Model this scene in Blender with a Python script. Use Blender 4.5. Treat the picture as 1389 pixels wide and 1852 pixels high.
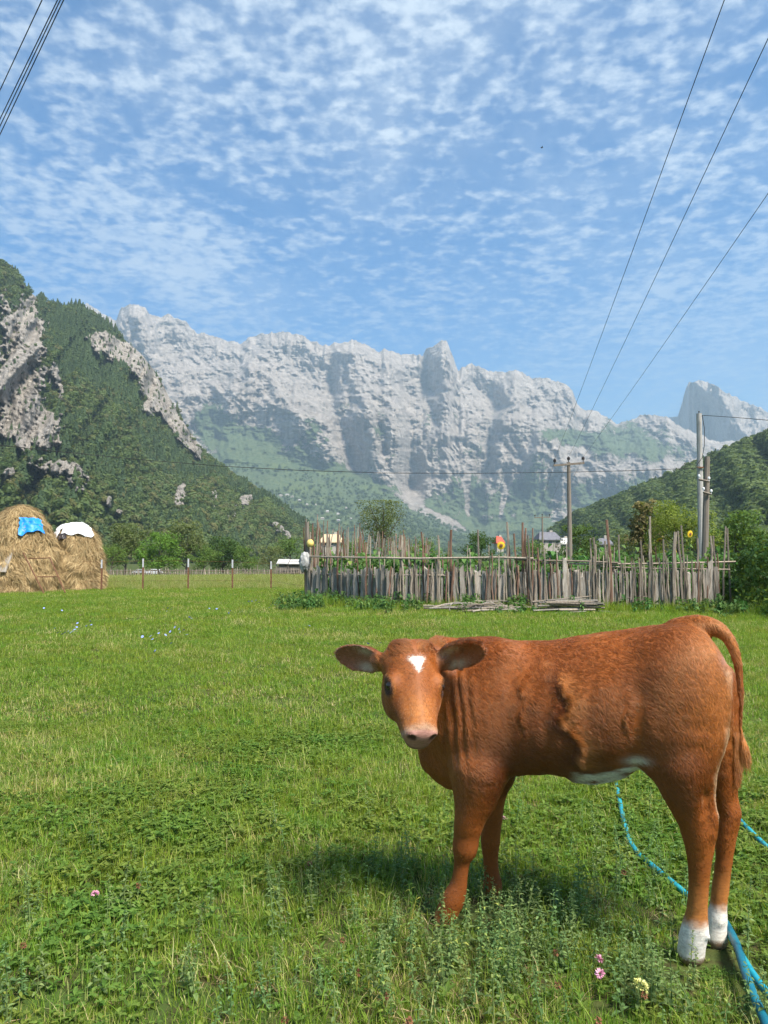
import bpy, bmesh, math, random
import numpy as np
from mathutils import Vector, Matrix, Euler

for _o in list(bpy.data.objects):
    bpy.data.objects.remove(_o, do_unlink=True)
scene = bpy.context.scene
COL = scene.collection
R = math.radians

# ------------------------------------------------------------------ camera
F_PX, W_PX, H_PX, HOR = 1390.0, 1389.0, 1852.0, 1000.0
CAM_H = 1.35
PITCH = math.atan((HOR - H_PX / 2) / F_PX)
cam = bpy.data.cameras.new("camera")
cam.sensor_fit = 'VERTICAL'
cam.sensor_height = 36.0
cam.lens = F_PX / H_PX * 36.0
cam.clip_start = 0.05
cam.clip_end = 60000.0
cam_o = bpy.data.objects.new("camera", cam)
COL.objects.link(cam_o)
cam_o.location = (0, 0, CAM_H)
cam_o.rotation_euler = (math.pi / 2 + PITCH, 0, 0)
scene.camera = cam_o

# ------------------------------------------------------------------ sun, sky, exposure
SUN_DIR = Vector((0.50, -0.56, 0.98)).normalized()          # towards the sun
SUN_EL = math.asin(SUN_DIR.z)
SUN_AZ = math.atan2(SUN_DIR.x, SUN_DIR.y)                   # clockwise from +Y
sun = bpy.data.lights.new("sun", 'SUN')
sun.energy = 5.0
sun.angle = R(15)
sun.color = (1.0, 0.93, 0.82)
sun_o = bpy.data.objects.new("sun", sun)
COL.objects.link(sun_o)
sun_o.rotation_euler = SUN_DIR.to_track_quat('Z', 'Y').to_euler()
sun_o.location = (40, -20, 60)

world = bpy.data.worlds.new("World")
scene.world = world
world.use_nodes = True


class NT:
    """tiny node-tree builder"""
    def __init__(self, tree, clear=True):
        self.t = tree
        if clear:
            tree.nodes.clear()

    def n(self, typ, ins=None, **props):
        nd = self.t.nodes.new(typ)
        for k, v in props.items():
            setattr(nd, k, v)
        for k, v in (ins or {}).items():
            self.set(nd, k, v)
        return nd

    def set(self, nd, k, v):
        sock = nd.inputs[k]
        if isinstance(v, bpy.types.NodeSocket):
            self.t.links.new(v, sock)
        elif isinstance(v, bpy.types.Node):
            self.t.links.new(v.outputs[0], sock)
        else:
            if sock.type == 'RGBA' and len(v) == 3:
                v = (*v, 1.0)
            sock.default_value = v

    def math(self, op, a, b=0.0, c=None, clamp=False):
        ins = {0: a, 1: b}
        if c is not None:
            ins[2] = c
        return self.n('ShaderNodeMath', ins, operation=op, use_clamp=clamp).outputs[0]

    def vmath(self, op, a, b=(0, 0, 0)):
        return self.n('ShaderNodeVectorMath', {0: a, 1: b}, operation=op).outputs[0]

    def noise(self, vec, scale, detail=4.0, rough=0.55, dist=0.0, **kw):
        ins = {'Scale': scale, 'Detail': detail, 'Roughness': rough, 'Distortion': dist}
        if vec is not None:
            ins['Vector'] = vec
        return self.n('ShaderNodeTexNoise', ins, **kw)

    def ramp(self, fac, stops, interp='LINEAR'):
        nd = self.n('ShaderNodeValToRGB', {0: fac})
        cr = nd.color_ramp
        cr.interpolation = interp
        while len(cr.elements) < len(stops):
            cr.elements.new(0.5)
        for e, (p, c) in zip(cr.elements, stops):
            e.position = p
            e.color = (*c, 1.0) if not isinstance(c, (int, float)) else (c, c, c, 1.0)
        return nd.outputs[0]

    def mix(self, fac, a, b, blend='MIX'):
        nd = self.n('ShaderNodeMix', data_type='RGBA', blend_type=blend)
        self.set(nd, 0, fac)
        self.set(nd, 6, a)
        self.set(nd, 7, b)
        return nd.outputs[2]

    def maprange(self, v, a, b, c=0.0, d=1.0, smooth=True):
        return self.n('ShaderNodeMapRange', {0: v, 1: a, 2: b, 3: c, 4: d},
                      interpolation_type='SMOOTHSTEP' if smooth else 'LINEAR').outputs[0]


def build_world():
    w = NT(world.node_tree)
    sky = w.n('ShaderNodeTexSky', sky_type='NISHITA')
    sky.sun_disc = False
    sky.sun_elevation = SUN_EL
    sky.sun_rotation = SUN_AZ
    sky.altitude = 800
    sky.air_density = 1.0
    sky.dust_density = 0.6
    sky.ozone_density = 2.0
    hs = w.n('ShaderNodeHueSaturation', {'Hue': 0.502, 'Saturation': 2.05, 'Value': 0.92, 'Color': sky.outputs[0]})
    tc = w.n('ShaderNodeTexCoord')
    sep = w.n('ShaderNodeSeparateXYZ', {0: tc.outputs['Generated']})
    zz = w.math('ADD', w.math('MAXIMUM', sep.outputs[2], 0.0), 0.06)
    px = w.math('DIVIDE', sep.outputs[0], zz)
    py = w.math('DIVIDE', sep.outputs[1], zz)
    P = w.n('ShaderNodeCombineXYZ', {0: px, 1: py, 2: 0.3}).outputs[0]
    # layer of cloudlets on a high sheet, in clumps and lanes
    puff = w.noise(P, 16.0, 4.0, 0.5, 0.05)
    puff2 = w.noise(P, 34.0, 3.0, 0.5, 0.15)
    cover = w.noise(P, 1.25, 3.0, 0.55, 0.6)
    veil = w.noise(w.vmath('MULTIPLY', P, (0.9, 0.55, 1.0)), 1.9, 5.0, 0.62, 0.5)
    body = w.math('ADD', w.math('MULTIPLY', puff.outputs[0], 0.62), w.math('MULTIPLY', puff2.outputs[0], 0.38))
    thr = w.math('SUBTRACT', 0.74, w.math('MULTIPLY', cover.outputs[0], 0.48))
    m1 = w.maprange(w.math('SUBTRACT', body, thr), -0.09, 0.19)
    m2 = w.maprange(veil.outputs[0], 0.40, 0.80)
    mk = w.math('ADD', w.math('MULTIPLY', m1, 0.72), w.math('MULTIPLY', m2, 0.32), clamp=True)
    fade = w.maprange(sep.outputs[2], 0.16, 0.50, 0.34, 1.0)
    mk = w.math('MULTIPLY', mk, fade)
    col = w.mix(mk, hs.outputs[0], (4.3, 4.9, 5.5))
    bg = w.n('ShaderNodeBackground', {'Color': col, 'Strength': 0.086})
    w.n('ShaderNodeOutputWorld', {0: bg.outputs[0]})


build_world()
scene.view_settings.view_transform = 'Standard'
scene.view_settings.look = 'None'
scene.view_settings.gamma = 1.0
scene.view_settings.use_curve_mapping = False
scene.view_settings.exposure = 1.2
scene.render.engine = 'CYCLES'
cy = scene.cycles
cy.use_denoising = True
cy.use_adaptive_sampling = True
cy.adaptive_threshold = 0.02
cy.max_bounces = 5
cy.diffuse_bounces = 2
cy.glossy_bounces = 2
cy.transmission_bounces = 4
cy.transparent_max_bounces = 6
cy.volume_bounces = 0
cy.caustics_reflective = False
cy.caustics_refractive = False
scene.cycles_curves.shape = 'RIBBONS'
scene.render.film_transparent = False

# ------------------------------------------------------------------ helpers
rng = np.random.default_rng(7)
random.seed(7)


def ray(px, py):
    cp, sp = math.cos(PITCH), math.sin(PITCH)
    x, u = (px - W_PX / 2), (H_PX / 2 - py)
    return np.array([x, F_PX * cp - u * sp, F_PX * sp + u * cp])


def at(px, py, Y):
    """the point on the plane y = Y that is seen at a pixel of the photograph"""
    d = ray(px, py)
    s = Y / d[1]
    return Vector((d[0] * s, Y, CAM_H + d[2] * s))


def on_ground(px, py, z=0.0):
    d = ray(px, py)
    s = (z - CAM_H) / d[2]
    return Vector((d[0] * s, d[1] * s, z))


def _hash(ix, iy, iz, seed):
    h = (ix * np.uint32(374761393) + iy * np.uint32(668265263) + iz * np.uint32(2246822519) + np.uint32(seed * 3266489917 & 0xffffffff))
    h = (h ^ (h >> np.uint32(13))) * np.uint32(1274126177)
    h = (h ^ (h >> np.uint32(16))) * np.uint32(2654435761)
    return h ^ (h >> np.uint32(15))


def perlin(x, y, z, seed=0):
    x, y, z = np.broadcast_arrays(np.asarray(x, np.float32), np.asarray(y, np.float32), np.asarray(z, np.float32))
    fx, fy, fz = np.floor(x), np.floor(y), np.floor(z)
    ix, iy, iz = (fx.astype(np.int64).astype(np.uint32), fy.astype(np.int64).astype(np.uint32), fz.astype(np.int64).astype(np.uint32))
    dx, dy, dz = x - fx, y - fy, z - fz
    wx, wy, wz = (t * t * t * (t * (t * 6 - 15) + 10) for t in (dx, dy, dz))
    def g(a, b, c):
        h = _hash(ix + np.uint32(a), iy + np.uint32(b), iz + np.uint32(c), seed)
        gx = (h & np.uint32(255)).astype(np.float32) / 127.5 - 1
        gy = ((h >> np.uint32(8)) & np.uint32(255)).astype(np.float32) / 127.5 - 1
        gz = ((h >> np.uint32(16)) & np.uint32(255)).astype(np.float32) / 127.5 - 1
        return gx * (dx - a) + gy * (dy - b) + gz * (dz - c)
    with np.errstate(over='ignore'):
        x00 = g(0, 0, 0) * (1 - wx) + g(1, 0, 0) * wx
        x10 = g(0, 1, 0) * (1 - wx) + g(1, 1, 0) * wx
        x01 = g(0, 0, 1) * (1 - wx) + g(1, 0, 1) * wx
        x11 = g(0, 1, 1) * (1 - wx) + g(1, 1, 1) * wx
    return (x00 * (1 - wy) + x10 * wy) * (1 - wz) + (x01 * (1 - wy) + x11 * wy) * wz


def fbm(x, y, z, octv=5, lac=2.03, gain=0.5, seed=0):
    s, a, f = 0.0, 1.0, 1.0
    for i in range(octv):
        s = s + a * perlin(np.asarray(x) * f, np.asarray(y) * f, np.asarray(z) * f, seed + i)
        a *= gain
        f *= lac
    return s


def ridged(x, y, z, octv=5, lac=2.07, gain=0.52, seed=0):
    s, a, f, w = 0.0, 1.0, 1.0, 1.0
    for i in range(octv):
        n = 1.0 - np.abs(perlin(np.asarray(x) * f, np.asarray(y) * f, np.asarray(z) * f, seed + i)) * 1.6
        n = np.clip(n, 0, 1) ** 2
        s = s + a * n * w
        w = np.clip(n * 1.6, 0.25, 1)
        a *= gain
        f *= lac
    return s


def sstep(x, a, b):
    t = np.clip((np.asarray(x, float) - a) / (b - a), 0, 1)
    return t * t * (3 - 2 * t)


def gauss(x, y, cx, cy, sx, sy, ang=0.0):
    c, s = math.cos(R(ang)), math.sin(R(ang))
    u = (x - cx) * c + (y - cy) * s
    v = -(x - cx) * s + (y - cy) * c
    return np.exp(-(u / sx) ** 2 - (v / sy) ** 2)


ORD = ('leftmost', 'second from the left', 'third from the left', 'fourth from the left', 'fifth from the left', 'sixth from the left', 'seventh from the left', 'eighth from the left', 'ninth from the left', 'tenth from the left',
       'tenth from the right', 'ninth from the right', 'eighth from the right', 'seventh from the right', 'sixth from the right', 'fifth from the right', 'fourth from the right', 'third from the right', 'second from the right', 'rightmost')


def ordinal(i, n):
    """place in a row of n, told from the nearer end"""
    return ORD[i] if i < n / 2 else ORD[20 - (n - i)]


def tag(o, label=None, cat=None, group=None, kind=None):
    if label:
        o["label"] = label
    if cat:
        o["category"] = cat
    if group:
        o["group"] = group
    if kind:
        o["kind"] = kind
    return o


def empty(name, loc=(0, 0, 0), rz=0.0, label=None, cat=None, group=None):
    o = bpy.data.objects.new(name, None)
    COL.objects.link(o)
    o.location = loc
    o.rotation_euler = (0, 0, rz)
    o.empty_display_size = 0.2
    return tag(o, label, cat, group)


def mesh_np(name, verts, faces, mat=None, parent=None, smooth=False, link=True, mats=None, mat_idx=None):
    """faces: (n,3)/(n,4) int array or list of polygons"""
    me = bpy.data.meshes.new(name)
    verts = np.asarray(verts, np.float32)
    if isinstance(faces, np.ndarray):
        n, k = faces.shape
        me.vertices.add(len(verts))
        me.vertices.foreach_set('co', verts.ravel())
        me.loops.add(n * k)
        me.loops.foreach_set('vertex_index', faces.astype(np.int32).ravel())
        me.polygons.add(n)
        me.polygons.foreach_set('loop_start', np.arange(0, n * k, k, dtype=np.int32))
        me.polygons.foreach_set('loop_total', np.full(n, k, np.int32))
        me.update(calc_edges=True)
    else:
        me.from_pydata([tuple(v) for v in verts], [], faces)
        me.update()
    if smooth:
        me.polygons.foreach_set('use_smooth', np.ones(len(me.polygons), bool))
    for m in (mats or ([mat] if mat else [])):
        me.materials.append(m)
    if mat_idx is not None:
        me.polygons.foreach_set('material_index', np.asarray(mat_idx, np.int32))
    o = bpy.data.objects.new(name, me)
    if link:
        COL.objects.link(o)
    if parent is not None:
        o.parent = parent
    return o


def same_mesh(name, me, parent=None, loc=(0, 0, 0), rot=(0, 0, 0), scale=(1, 1, 1)):
    o = bpy.data.objects.new(name, me)
    COL.objects.link(o)
    o.parent = parent
    o.location = loc
    o.rotation_euler = rot
    o.scale = scale
    return o


class MB:
    """collects shapes and links them as one mesh object"""
    def __init__(self):
        self.v, self.f = [], []

    def add(self, vs, fs):
        b = len(self.v)
        self.v += [tuple(v) for v in vs]
        self.f += [tuple(i + b for i in f) for f in fs]
        return self

    def box(self, c, s, rot=None):
        M = rot.to_matrix() if isinstance(rot, Euler) else (rot or Matrix.Identity(3))
        vs = []
        for k in range(8):
            p = Vector(((k & 1) - .5, ((k >> 1) & 1) - .5, ((k >> 2) & 1) - .5))
            p = Vector((p.x * s[0], p.y * s[1], p.z * s[2]))
            vs.append(Vector(c) + M @ p)
        return self.add(vs, [(0, 2, 3, 1), (4, 5, 7, 6), (0, 1, 5, 4), (2, 6, 7, 3), (0, 4, 6, 2), (1, 3, 7, 5)])

    def tube(self, pts, radii, seg=8, cap=True, jit=0.0):
        pts = [Vector(p) for p in pts]
        n = len(pts)
        if not hasattr(radii, '__len__'):
            radii = [radii] * n
        vs, fs = [], []
        ref = None
        for i, p in enumerate(pts):
            t = (pts[min(i + 1, n - 1)] - pts[max(i - 1, 0)])
            if t.length < 1e-9:
                t = Vector((0, 0, 1))
            t.normalize()
            if ref is None:
                ref = Vector((1, 0, 0)) if abs(t.x) < .8 else Vector((0, 1, 0))
            a = (ref - t * ref.dot(t)).normalized()
            b = t.cross(a)
            ref = a
            for k in range(seg):
                th = 2 * math.pi * k / seg
                rr = radii[i] * (1 + (random.uniform(-jit, jit) if jit else 0))
                vs.append(p + (a * math.cos(th) + b * math.sin(th)) * rr)
        for i in range(n - 1):
            for k in range(seg):
                k2 = (k + 1) % seg
                fs.append((i * seg + k, i * seg + k2, (i + 1) * seg + k2, (i + 1) * seg + k))
        if cap:
            fs.append(tuple(range(seg - 1, -1, -1)))
            fs.append(tuple((n - 1) * seg + k for k in range(seg)))
        return self.add(vs, fs)

    def build(self, name, mat, parent=None, smooth=False):
        return mesh_np(name, np.array([tuple(v) for v in self.v]), self.f, mat, parent, smooth)


def set_attr(o, name, vals, typ='FLOAT', dom='POINT'):
    a = o.data.attributes.new(name, typ, dom)
    vals = np.asarray(vals, np.float32)
    if typ == 'FLOAT_COLOR':
        if vals.shape[1] == 3:
            vals = np.concatenate([vals, np.ones((len(vals), 1), np.float32)], 1)
        a.data.foreach_set('color', vals.ravel())
    elif typ == 'FLOAT_VECTOR':
        a.data.foreach_set('vector', vals.ravel())
    else:
        a.data.foreach_set('value', vals.ravel())


def new_mat(name):
    m = bpy.data.materials.new(name)
    m.use_nodes = True
    return m, NT(m.node_tree)


def finish(b, shader, disp=None):
    b.n('ShaderNodeOutputMaterial', {0: shader})


def simple_mat(name, c1, c2, scale=8.0, rough=0.85, bump=0.15, bscale=None, stretch=None, rnd=0.0, spec=0.3, coords='Object'):
    """two colours broken up by noise, with fine relief; rnd varies the tone from object to object"""
    m, b = new_mat(name)
    tc = b.n('ShaderNodeTexCoord')
    v = tc.outputs[coords]
    oi = b.n('ShaderNodeObjectInfo')
    v = b.vmath('ADD', v, b.vmath('MULTIPLY', b.n('ShaderNodeCombineXYZ', {0: oi.outputs['Random'], 1: oi.outputs['Random'], 2: oi.outputs['Random']}).outputs[0], (13.7, 7.1, 5.3)))
    if stretch:
        v = b.vmath('MULTIPLY', v, stretch)
    nz = b.noise(v, scale, 6.0, 0.62)
    f = b.maprange(nz.outputs[0], 0.3, 0.7)
    c = b.mix(f, c1, c2)
    if rnd:
        val = b.math('ADD', 1.0 - rnd, b.math('MULTIPLY', oi.outputs['Random'], 2 * rnd))
        c = b.n('ShaderNodeHueSaturation', {'Color': c, 'Value': val}).outputs[0]
    nb = b.noise(v, bscale or scale * 3, 4.0, 0.6)
    bp = b.n('ShaderNodeBump', {'Strength': bump, 'Distance': 0.02, 'Height': nb.outputs[0]})
    p = b.n('ShaderNodeBsdfPrincipled', {'Base Color': c, 'Roughness': rough, 'Specular IOR Level': spec, 'Normal': bp.outputs[0]})
    finish(b, p.outputs[0])
    return m


def points_instancer(name, pts, rots, scales, idx, sources, label=None, cat=None, kind='stuff'):
    """one object that sets a copy of a source mesh on every point (sources are not in the scene)"""
    o = mesh_np(name, pts, [], None)
    me = o.data
    a = me.attributes.new('rot', 'FLOAT_VECTOR', 'POINT'); a.data.foreach_set('vector', np.asarray(rots, np.float32).ravel())
    a = me.attributes.new('scl', 'FLOAT_VECTOR', 'POINT')
    sc = np.asarray(scales, np.float32)
    if sc.ndim == 1:
        sc = np.repeat(sc[:, None], 3, 1)
    a.data.foreach_set('vector', sc.ravel())
    a = me.attributes.new('idx', 'INT', 'POINT'); a.data.foreach_set('value', np.asarray(idx, np.int32))
    c = bpy.data.collections.new(name + "_sources")
    for i, s in enumerate(sources):
        s.name = "%s_source_%03d" % (name, i)
        c.objects.link(s)
    ng = bpy.data.node_groups.new(name + "_scatter", 'GeometryNodeTree')
    ng.interface.new_socket('Geometry', in_out='INPUT', socket_type='NodeSocketGeometry')
    ng.interface.new_socket('Geometry', in_out='OUTPUT', socket_type='NodeSocketGeometry')
    gi = ng.nodes.new('NodeGroupInput'); go = ng.nodes.new('NodeGroupOutput')
    ci = ng.nodes.new('GeometryNodeCollectionInfo')
    ci.inputs['Collection'].default_value = c
    ci.inputs['Separate Children'].default_value = True
    ci.inputs['Reset Children'].default_value = True
    iop = ng.nodes.new('GeometryNodeInstanceOnPoints')
    iop.inputs['Pick Instance'].default_value = True
    def named(nm, t):
        q = ng.nodes.new('GeometryNodeInputNamedAttribute'); q.data_type = t; q.inputs[0].default_value = nm
        return q.outputs[0]
    e2r = ng.nodes.new('FunctionNodeEulerToRotation')
    L = ng.links.new
    L(gi.outputs[0], iop.inputs['Points'])
    L(ci.outputs[0], iop.inputs['Instance'])
    L(named('idx', 'INT'), iop.inputs['Instance Index'])
    L(named('rot', 'FLOAT_VECTOR'), e2r.inputs[0])
    L(e2r.outputs[0], iop.inputs['Rotation'])
    L(named('scl', 'FLOAT_VECTOR'), iop.inputs['Scale'])
    L(iop.outputs[0], go.inputs[0])
    md = o.modifiers.new('scatter', 'NODES')
    md.node_group = ng
    return tag(o, label, cat, None, kind)
# ------------------------------------------------------------------ ground
def ground_z(x, y):
    x = np.asarray(x, float); y = np.asarray(y, float)
    d = np.sqrt(x * x + y * y)
    z = 0.022 * fbm(x * 0.55, y * 0.55, 3.3, 3, seed=11) + 0.05 * perlin(x * 0.12, y * 0.12, 1.7, 12) * sstep(d, 6, 14)
    z = z - 2.3 * sstep(d, 34, 130) - 2.0 * sstep(d, 130, 205) - 3.0 * sstep(d, 300, 900)
    return z


def gz(x, y):
    return float(ground_z(np.array([x]), np.array([y]))[0])


def meadow_mat():
    m, b = new_mat("meadow_soil")
    g = b.n('ShaderNodeNewGeometry')
    n1 = b.noise(g.outputs['Position'], 0.35, 4, 0.6)
    n2 = b.noise(g.outputs['Position'], 9.0, 5, 0.65)
    c = b.mix(b.maprange(n1.outputs[0], .35, .65), (0.045, 0.085, 0.018), (0.085, 0.10, 0.030))
    c = b.mix(b.maprange(n2.outputs[0], .42, .7), c, (0.050, 0.040, 0.018))
    bp = b.n('ShaderNodeBump', {'Strength': .6, 'Distance': .03, 'Height': n2.outputs[0]})
    p = b.n('ShaderNodeBsdfPrincipled', {'Base Color': c, 'Roughness': .95, 'Specular IOR Level': .1, 'Normal': bp.outputs[0]})
    finish(b, p.outputs[0])
    return m


def build_ground():
    na = 240
    rr = np.concatenate([[0.0], np.geomspace(0.25, 60, 150), np.geomspace(63, 9500, 60)])
    th = np.linspace(0, 2 * math.pi, na, endpoint=False)
    rg, tg = np.meshgrid(rr, th, indexing='ij')
    x = rg * np.sin(tg); y = rg * np.cos(tg)
    z = ground_z(x, y)
    v = np.stack([x, y, z], -1).reshape(-1, 3)
    i, j = np.meshgrid(np.arange(len(rr) - 1), np.arange(na), indexing='ij')
    j2 = (j + 1) % na
    f = np.stack([i * na + j, i * na + j2, (i + 1) * na + j2, (i + 1) * na + j], -1).reshape(-1, 4)
    o = mesh_np("ground", v, f, meadow_mat(), smooth=True)
    tag(o, "green meadow running to the foot of the mountains", "ground", kind="structure")


build_ground()


# ------------------------------------------------------------------ mountains
def rock_mat(name, rock_a, rock_b, rock_c, veg_a, veg_b, sc, bumpd, meadow=(0.13, 0.17, 0.05)):
    """bare limestone where the mesh says rock, scrub and wood where it says green"""
    m, b = new_mat(name)
    g = b.n('ShaderNodeNewGeometry')
    P = g.outputs['Position']
    at_ = b.n('ShaderNodeAttribute', attribute_name='veg')
    am = b.n('ShaderNodeAttribute', attribute_name='grassy')
    big = b.noise(P, 0.004 * sc, 6, .6)
    fine = b.noise(b.vmath('MULTIPLY', P, (1, 1, 2.6)), 0.020 * sc, 7, .68)
    streak = b.noise(b.vmath('MULTIPLY', P, (1.6, 1.6, 0.22)), 0.016 * sc, 6, .62)
    c = b.mix(b.maprange(big.outputs[0], .35, .65), rock_a, rock_b)
    c = b.mix(b.math('MULTIPLY', b.maprange(streak.outputs[0], .40, .62), .85), c, rock_c)
    c = b.mix(b.maprange(fine.outputs[0], .50, .72, .0, .6), c, b.mix(.5, c, (.78, .74, .68)))
    c = b.mix(b.maprange(fine.outputs[0], .48, .28, .0, .7), c, b.mix(.6, c, (.09, .085, .08)))
    fin2 = b.noise(b.vmath('MULTIPLY', P, (1.3, 1.3, .55)), 0.075 * sc, 5, .7)
    c = b.mix(b.maprange(fin2.outputs[0], .52, .36, .0, .55), c, b.mix(.6, c, (.10, .095, .09)))
    bed = b.noise(b.vmath('MULTIPLY', P, (.22, .22, 3.0)), 0.018 * sc, 5, .65, .3)
    c = b.mix(b.maprange(bed.outputs[0], .50, .62, .0, .45), c, b.mix(.6, c, (.12, .11, .10)))
    vn = b.noise(P, 0.035 * sc, 6, .7)
    vv = b.math('ADD', at_.outputs['Fac'], b.math('MULTIPLY', b.math('SUBTRACT', vn.outputs[0], .5), 2.0))
    vm = b.maprange(vv, .44, .56)
    vt = b.noise(P, 0.055 * sc, 5, .7)
    vc = b.mix(b.maprange(vt.outputs[0], .35, .68), veg_a, veg_b)
    vc = b.mix(b.math('MULTIPLY', am.outputs['Fac'], b.maprange(vn.outputs[0], .3, .6)), vc, meadow)
    c = b.mix(vm, c, vc)
    h = b.math('ADD', b.math('ADD', fine.outputs[0], b.math('MULTIPLY', fin2.outputs[0], .5)), b.math('ADD', b.math('MULTIPLY', vt.outputs[0], b.math('MULTIPLY', vm, 1.2)), b.math('MULTIPLY', streak.outputs[0], .6)))
    bp = b.n('ShaderNodeBump', {'Strength': 1.0, 'Distance': bumpd, 'Height': h})
    p = b.n('ShaderNodeBsdfPrincipled', {'Base Color': c, 'Roughness': .95, 'Specular IOR Level': .08, 'Normal': bp.outputs[0]})
    finish(b, p.outputs[0])
    return m


def grid_faces(nr, nc):
    i, j = np.meshgrid(np.arange(nr - 1), np.arange(nc - 1), indexing='ij')
    return np.stack([i * nc + j, i * nc + j + 1, (i + 1) * nc + j + 1, (i + 1) * nc + j], -1).reshape(-1, 4)


def seg_dist(x, y, pts):
    """signed sideways offset and distance along a polyline of ridges (design coordinates)"""
    best = np.full(x.shape, 1e9); tt = np.zeros(x.shape)
    acc = 0.0
    for (ax, ay), (bx, by) in zip(pts[:-1], pts[1:]):
        dx, dy = bx - ax, by - ay
        L = math.hypot(dx, dy)
        t = np.clip(((x - ax) * dx + (y - ay) * dy) / (L * L), 0, 1)
        d = np.hypot(x - ax - t * dx, y - ay - t * dy)
        m = d < best
        tt = np.where(m, acc + t * L, tt)
        best = np.minimum(best, d)
        acc += L
    return best, tt / acc


# bearing (design column) -> tangent; 1 unit = 1/1390 of the distance
def az_of(px):
    return (np.asarray(px, float) - W_PX / 2) / F_PX


def tan_of(py):
    return (HOR - np.asarray(py, float)) / F_PX


def build_massif():
    crest = np.array([(-420, 470), (-260, 520), (-120, 505), (0, 560), (70, 575), (120, 548), (150, 545), (182, 562), (203, 573), (212, 552), (232, 545), (252, 550), (268, 567), (286, 569),
                      (300, 566), (318, 570), (332, 578), (340, 588), (352, 600), (380, 603), (400, 612), (418, 615), (432, 617), (455, 605), (490, 599), (530, 599), (556, 609),
                      (583, 622), (605, 619), (622, 615), (650, 614), (668, 621), (682, 632), (705, 630), (730, 636), (765, 643), (771, 628), (784, 621), (800, 610), (812, 620), (820, 640),
                      (831, 670), (842, 661), (853, 654), (872, 664), (890, 668), (915, 669), (935, 668), (965, 684), (992, 680), (1006, 686), (1022, 690), (1036, 700), (1047, 730),
                      (1062, 742), (1085, 745), (1118, 764), (1135, 760), (1160, 753), (1185, 752), (1215, 757), (1240, 775), (1300, 800), (1400, 790), (1560, 740), (1760, 700)], float)
    cols = np.arange(-420, 1760, 1.9)
    cr = np.interp(cols, crest[:, 0], crest[:, 1])
    cr = cr - 4.0 * (ridged(cols * .041, 0.3, 0.7, 5, gain=.6, seed=3) - 0.75) + 2.6 * fbm(cols * .10, 1.2, .4, 4, gain=.6, seed=5)
    nr = 330
    t = np.linspace(0, 1, nr)
    # per column: foot of the rock wall, in design rows
    foot = np.interp(cols, [-420, 300, 380, 450, 560, 640, 700, 760, 820, 880, 1000, 1200, 1400, 1760], [860, 850, 838, 838, 848, 866, 890, 925, 958, 965, 962, 950, 930, 900])
    foot = foot + 10 * fbm(cols * .02, 7.1, 2.2, 4, seed=9)
    T = t[:, None]
    CR, FT, PX = cr[None, :], foot[None, :], np.repeat(cols[None, :], nr, 0)
    t0 = 0.30
    py = np.where(T < t0, 1003 + (FT - 1003) * (T / t0), FT + (CR - FT) * ((T - t0) / (1 - t0)))
    # distance: apron 1500 m -> 3100 m, wall 3100 m -> 4700 m with ledges
    w = np.clip((T - t0) / (1 - t0), 0, 1)
    prof = 1500 + 1600 * np.clip(T / t0, 0, 1) ** 0.85
    ledge = (w + 0.07 * np.sin(w * 9.0 + 2.5 * perlin(PX * .006, 0.2, 0.1, 31) * 2))
    dist = prof + 1500 * np.clip(ledge, 0, 1.2)
    # ribs and gullies of the wall (positive = towards the valley)
    py_ = py
    rockw = sstep(w, 0.0, 0.12)
    warp = 26 * fbm(PX * .010, py_ * .010, 4.2, 3, seed=41)
    rib = 190 * (ridged((PX + 1.6 * warp + 0.35 * (py_ - 800)) * .0075, py_ * .0040 + warp * .01, 0.9, 6, gain=.55, seed=17) - .7)
    rib2 = 66 * (ridged((PX - warp * .9 - 0.45 * (py_ - 800)) * .024, (py_ + warp) * .016, 5.9, 5, gain=.6, seed=23) - .7)
    rough = 75 * fbm(PX * .04, py_ * .09, 8.8, 6, gain=.66, seed=29)
    bands = 45 * np.sin(py_ * .16 + 0.020 * PX + 5 * perlin(PX * .012, py_ * .012, 2.0, 33)) * (0.4 + perlin(PX * .01, py_ * .01, 9, 35))
    disp = rockw * (rib + rib2 + .45 * rough + .5 * bands) * (.45 + .55 * sstep(w, .12, .5))
    # the named spurs and couloirs
    spurs = [([(800, 616), (806, 690), (835, 740), (858, 800), (868, 960)], 34, 200),
             ([(640, 615), (650, 680), (672, 760), (690, 890)], 30, 330),
             ([(700, 640), (716, 720), (722, 800), (735, 880)], 22, 240),
             ([(330, 700), (420, 712), (500, 752), (590, 815), (650, 880)], 34, 160),
             ([(440, 660), (470, 668), (520, 730), (560, 780)], 20, 220),
             ([(905, 760), (960, 770), (1010, 815), (1050, 900)], 24, 300),
             ([(1120, 764), (1090, 800), (1120, 850), (1160, 930)], 24, 260),
             ([(930, 668), (935, 720), (905, 760), (900, 860)], 20, 260),
             ([(1040, 705), (1040, 750), (990, 800), (960, 900)], 20, 230),
             ([(235, 545), (262, 640), (330, 700)], 24, 260)]
    for pts, wd, amp in spurs:
        d, along = seg_dist(PX + 6 * fbm(PX * .03, py_ * .03, 3.3, 3, seed=51), py_, pts)
        disp = disp + .8 * rockw * amp * np.exp(-(d / wd) ** 1.3) * sstep(1 - along, -.05, .25)
    couloirs = [([(775, 690), (785, 760), (762, 840), (745, 890)], 24, 240),
                ([(730, 700), (748, 780), (740, 890)], 14, 160),
                ([(860, 690), (900, 740), (884, 830), (845, 930)], 16, 220),
                ([(600, 690), (610, 760), (640, 850)], 18, 200)]
    for pts, wd, amp in couloirs:
        d, along = seg_dist(PX + 6 * fbm(PX * .03, py_ * .03, 6.3, 3, seed=52), py_, pts)
        disp = disp - rockw * amp * np.exp(-(d / wd) ** 1.5)
    taper = 1 - 0.75 * sstep(T, .93, 1.0)
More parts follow.
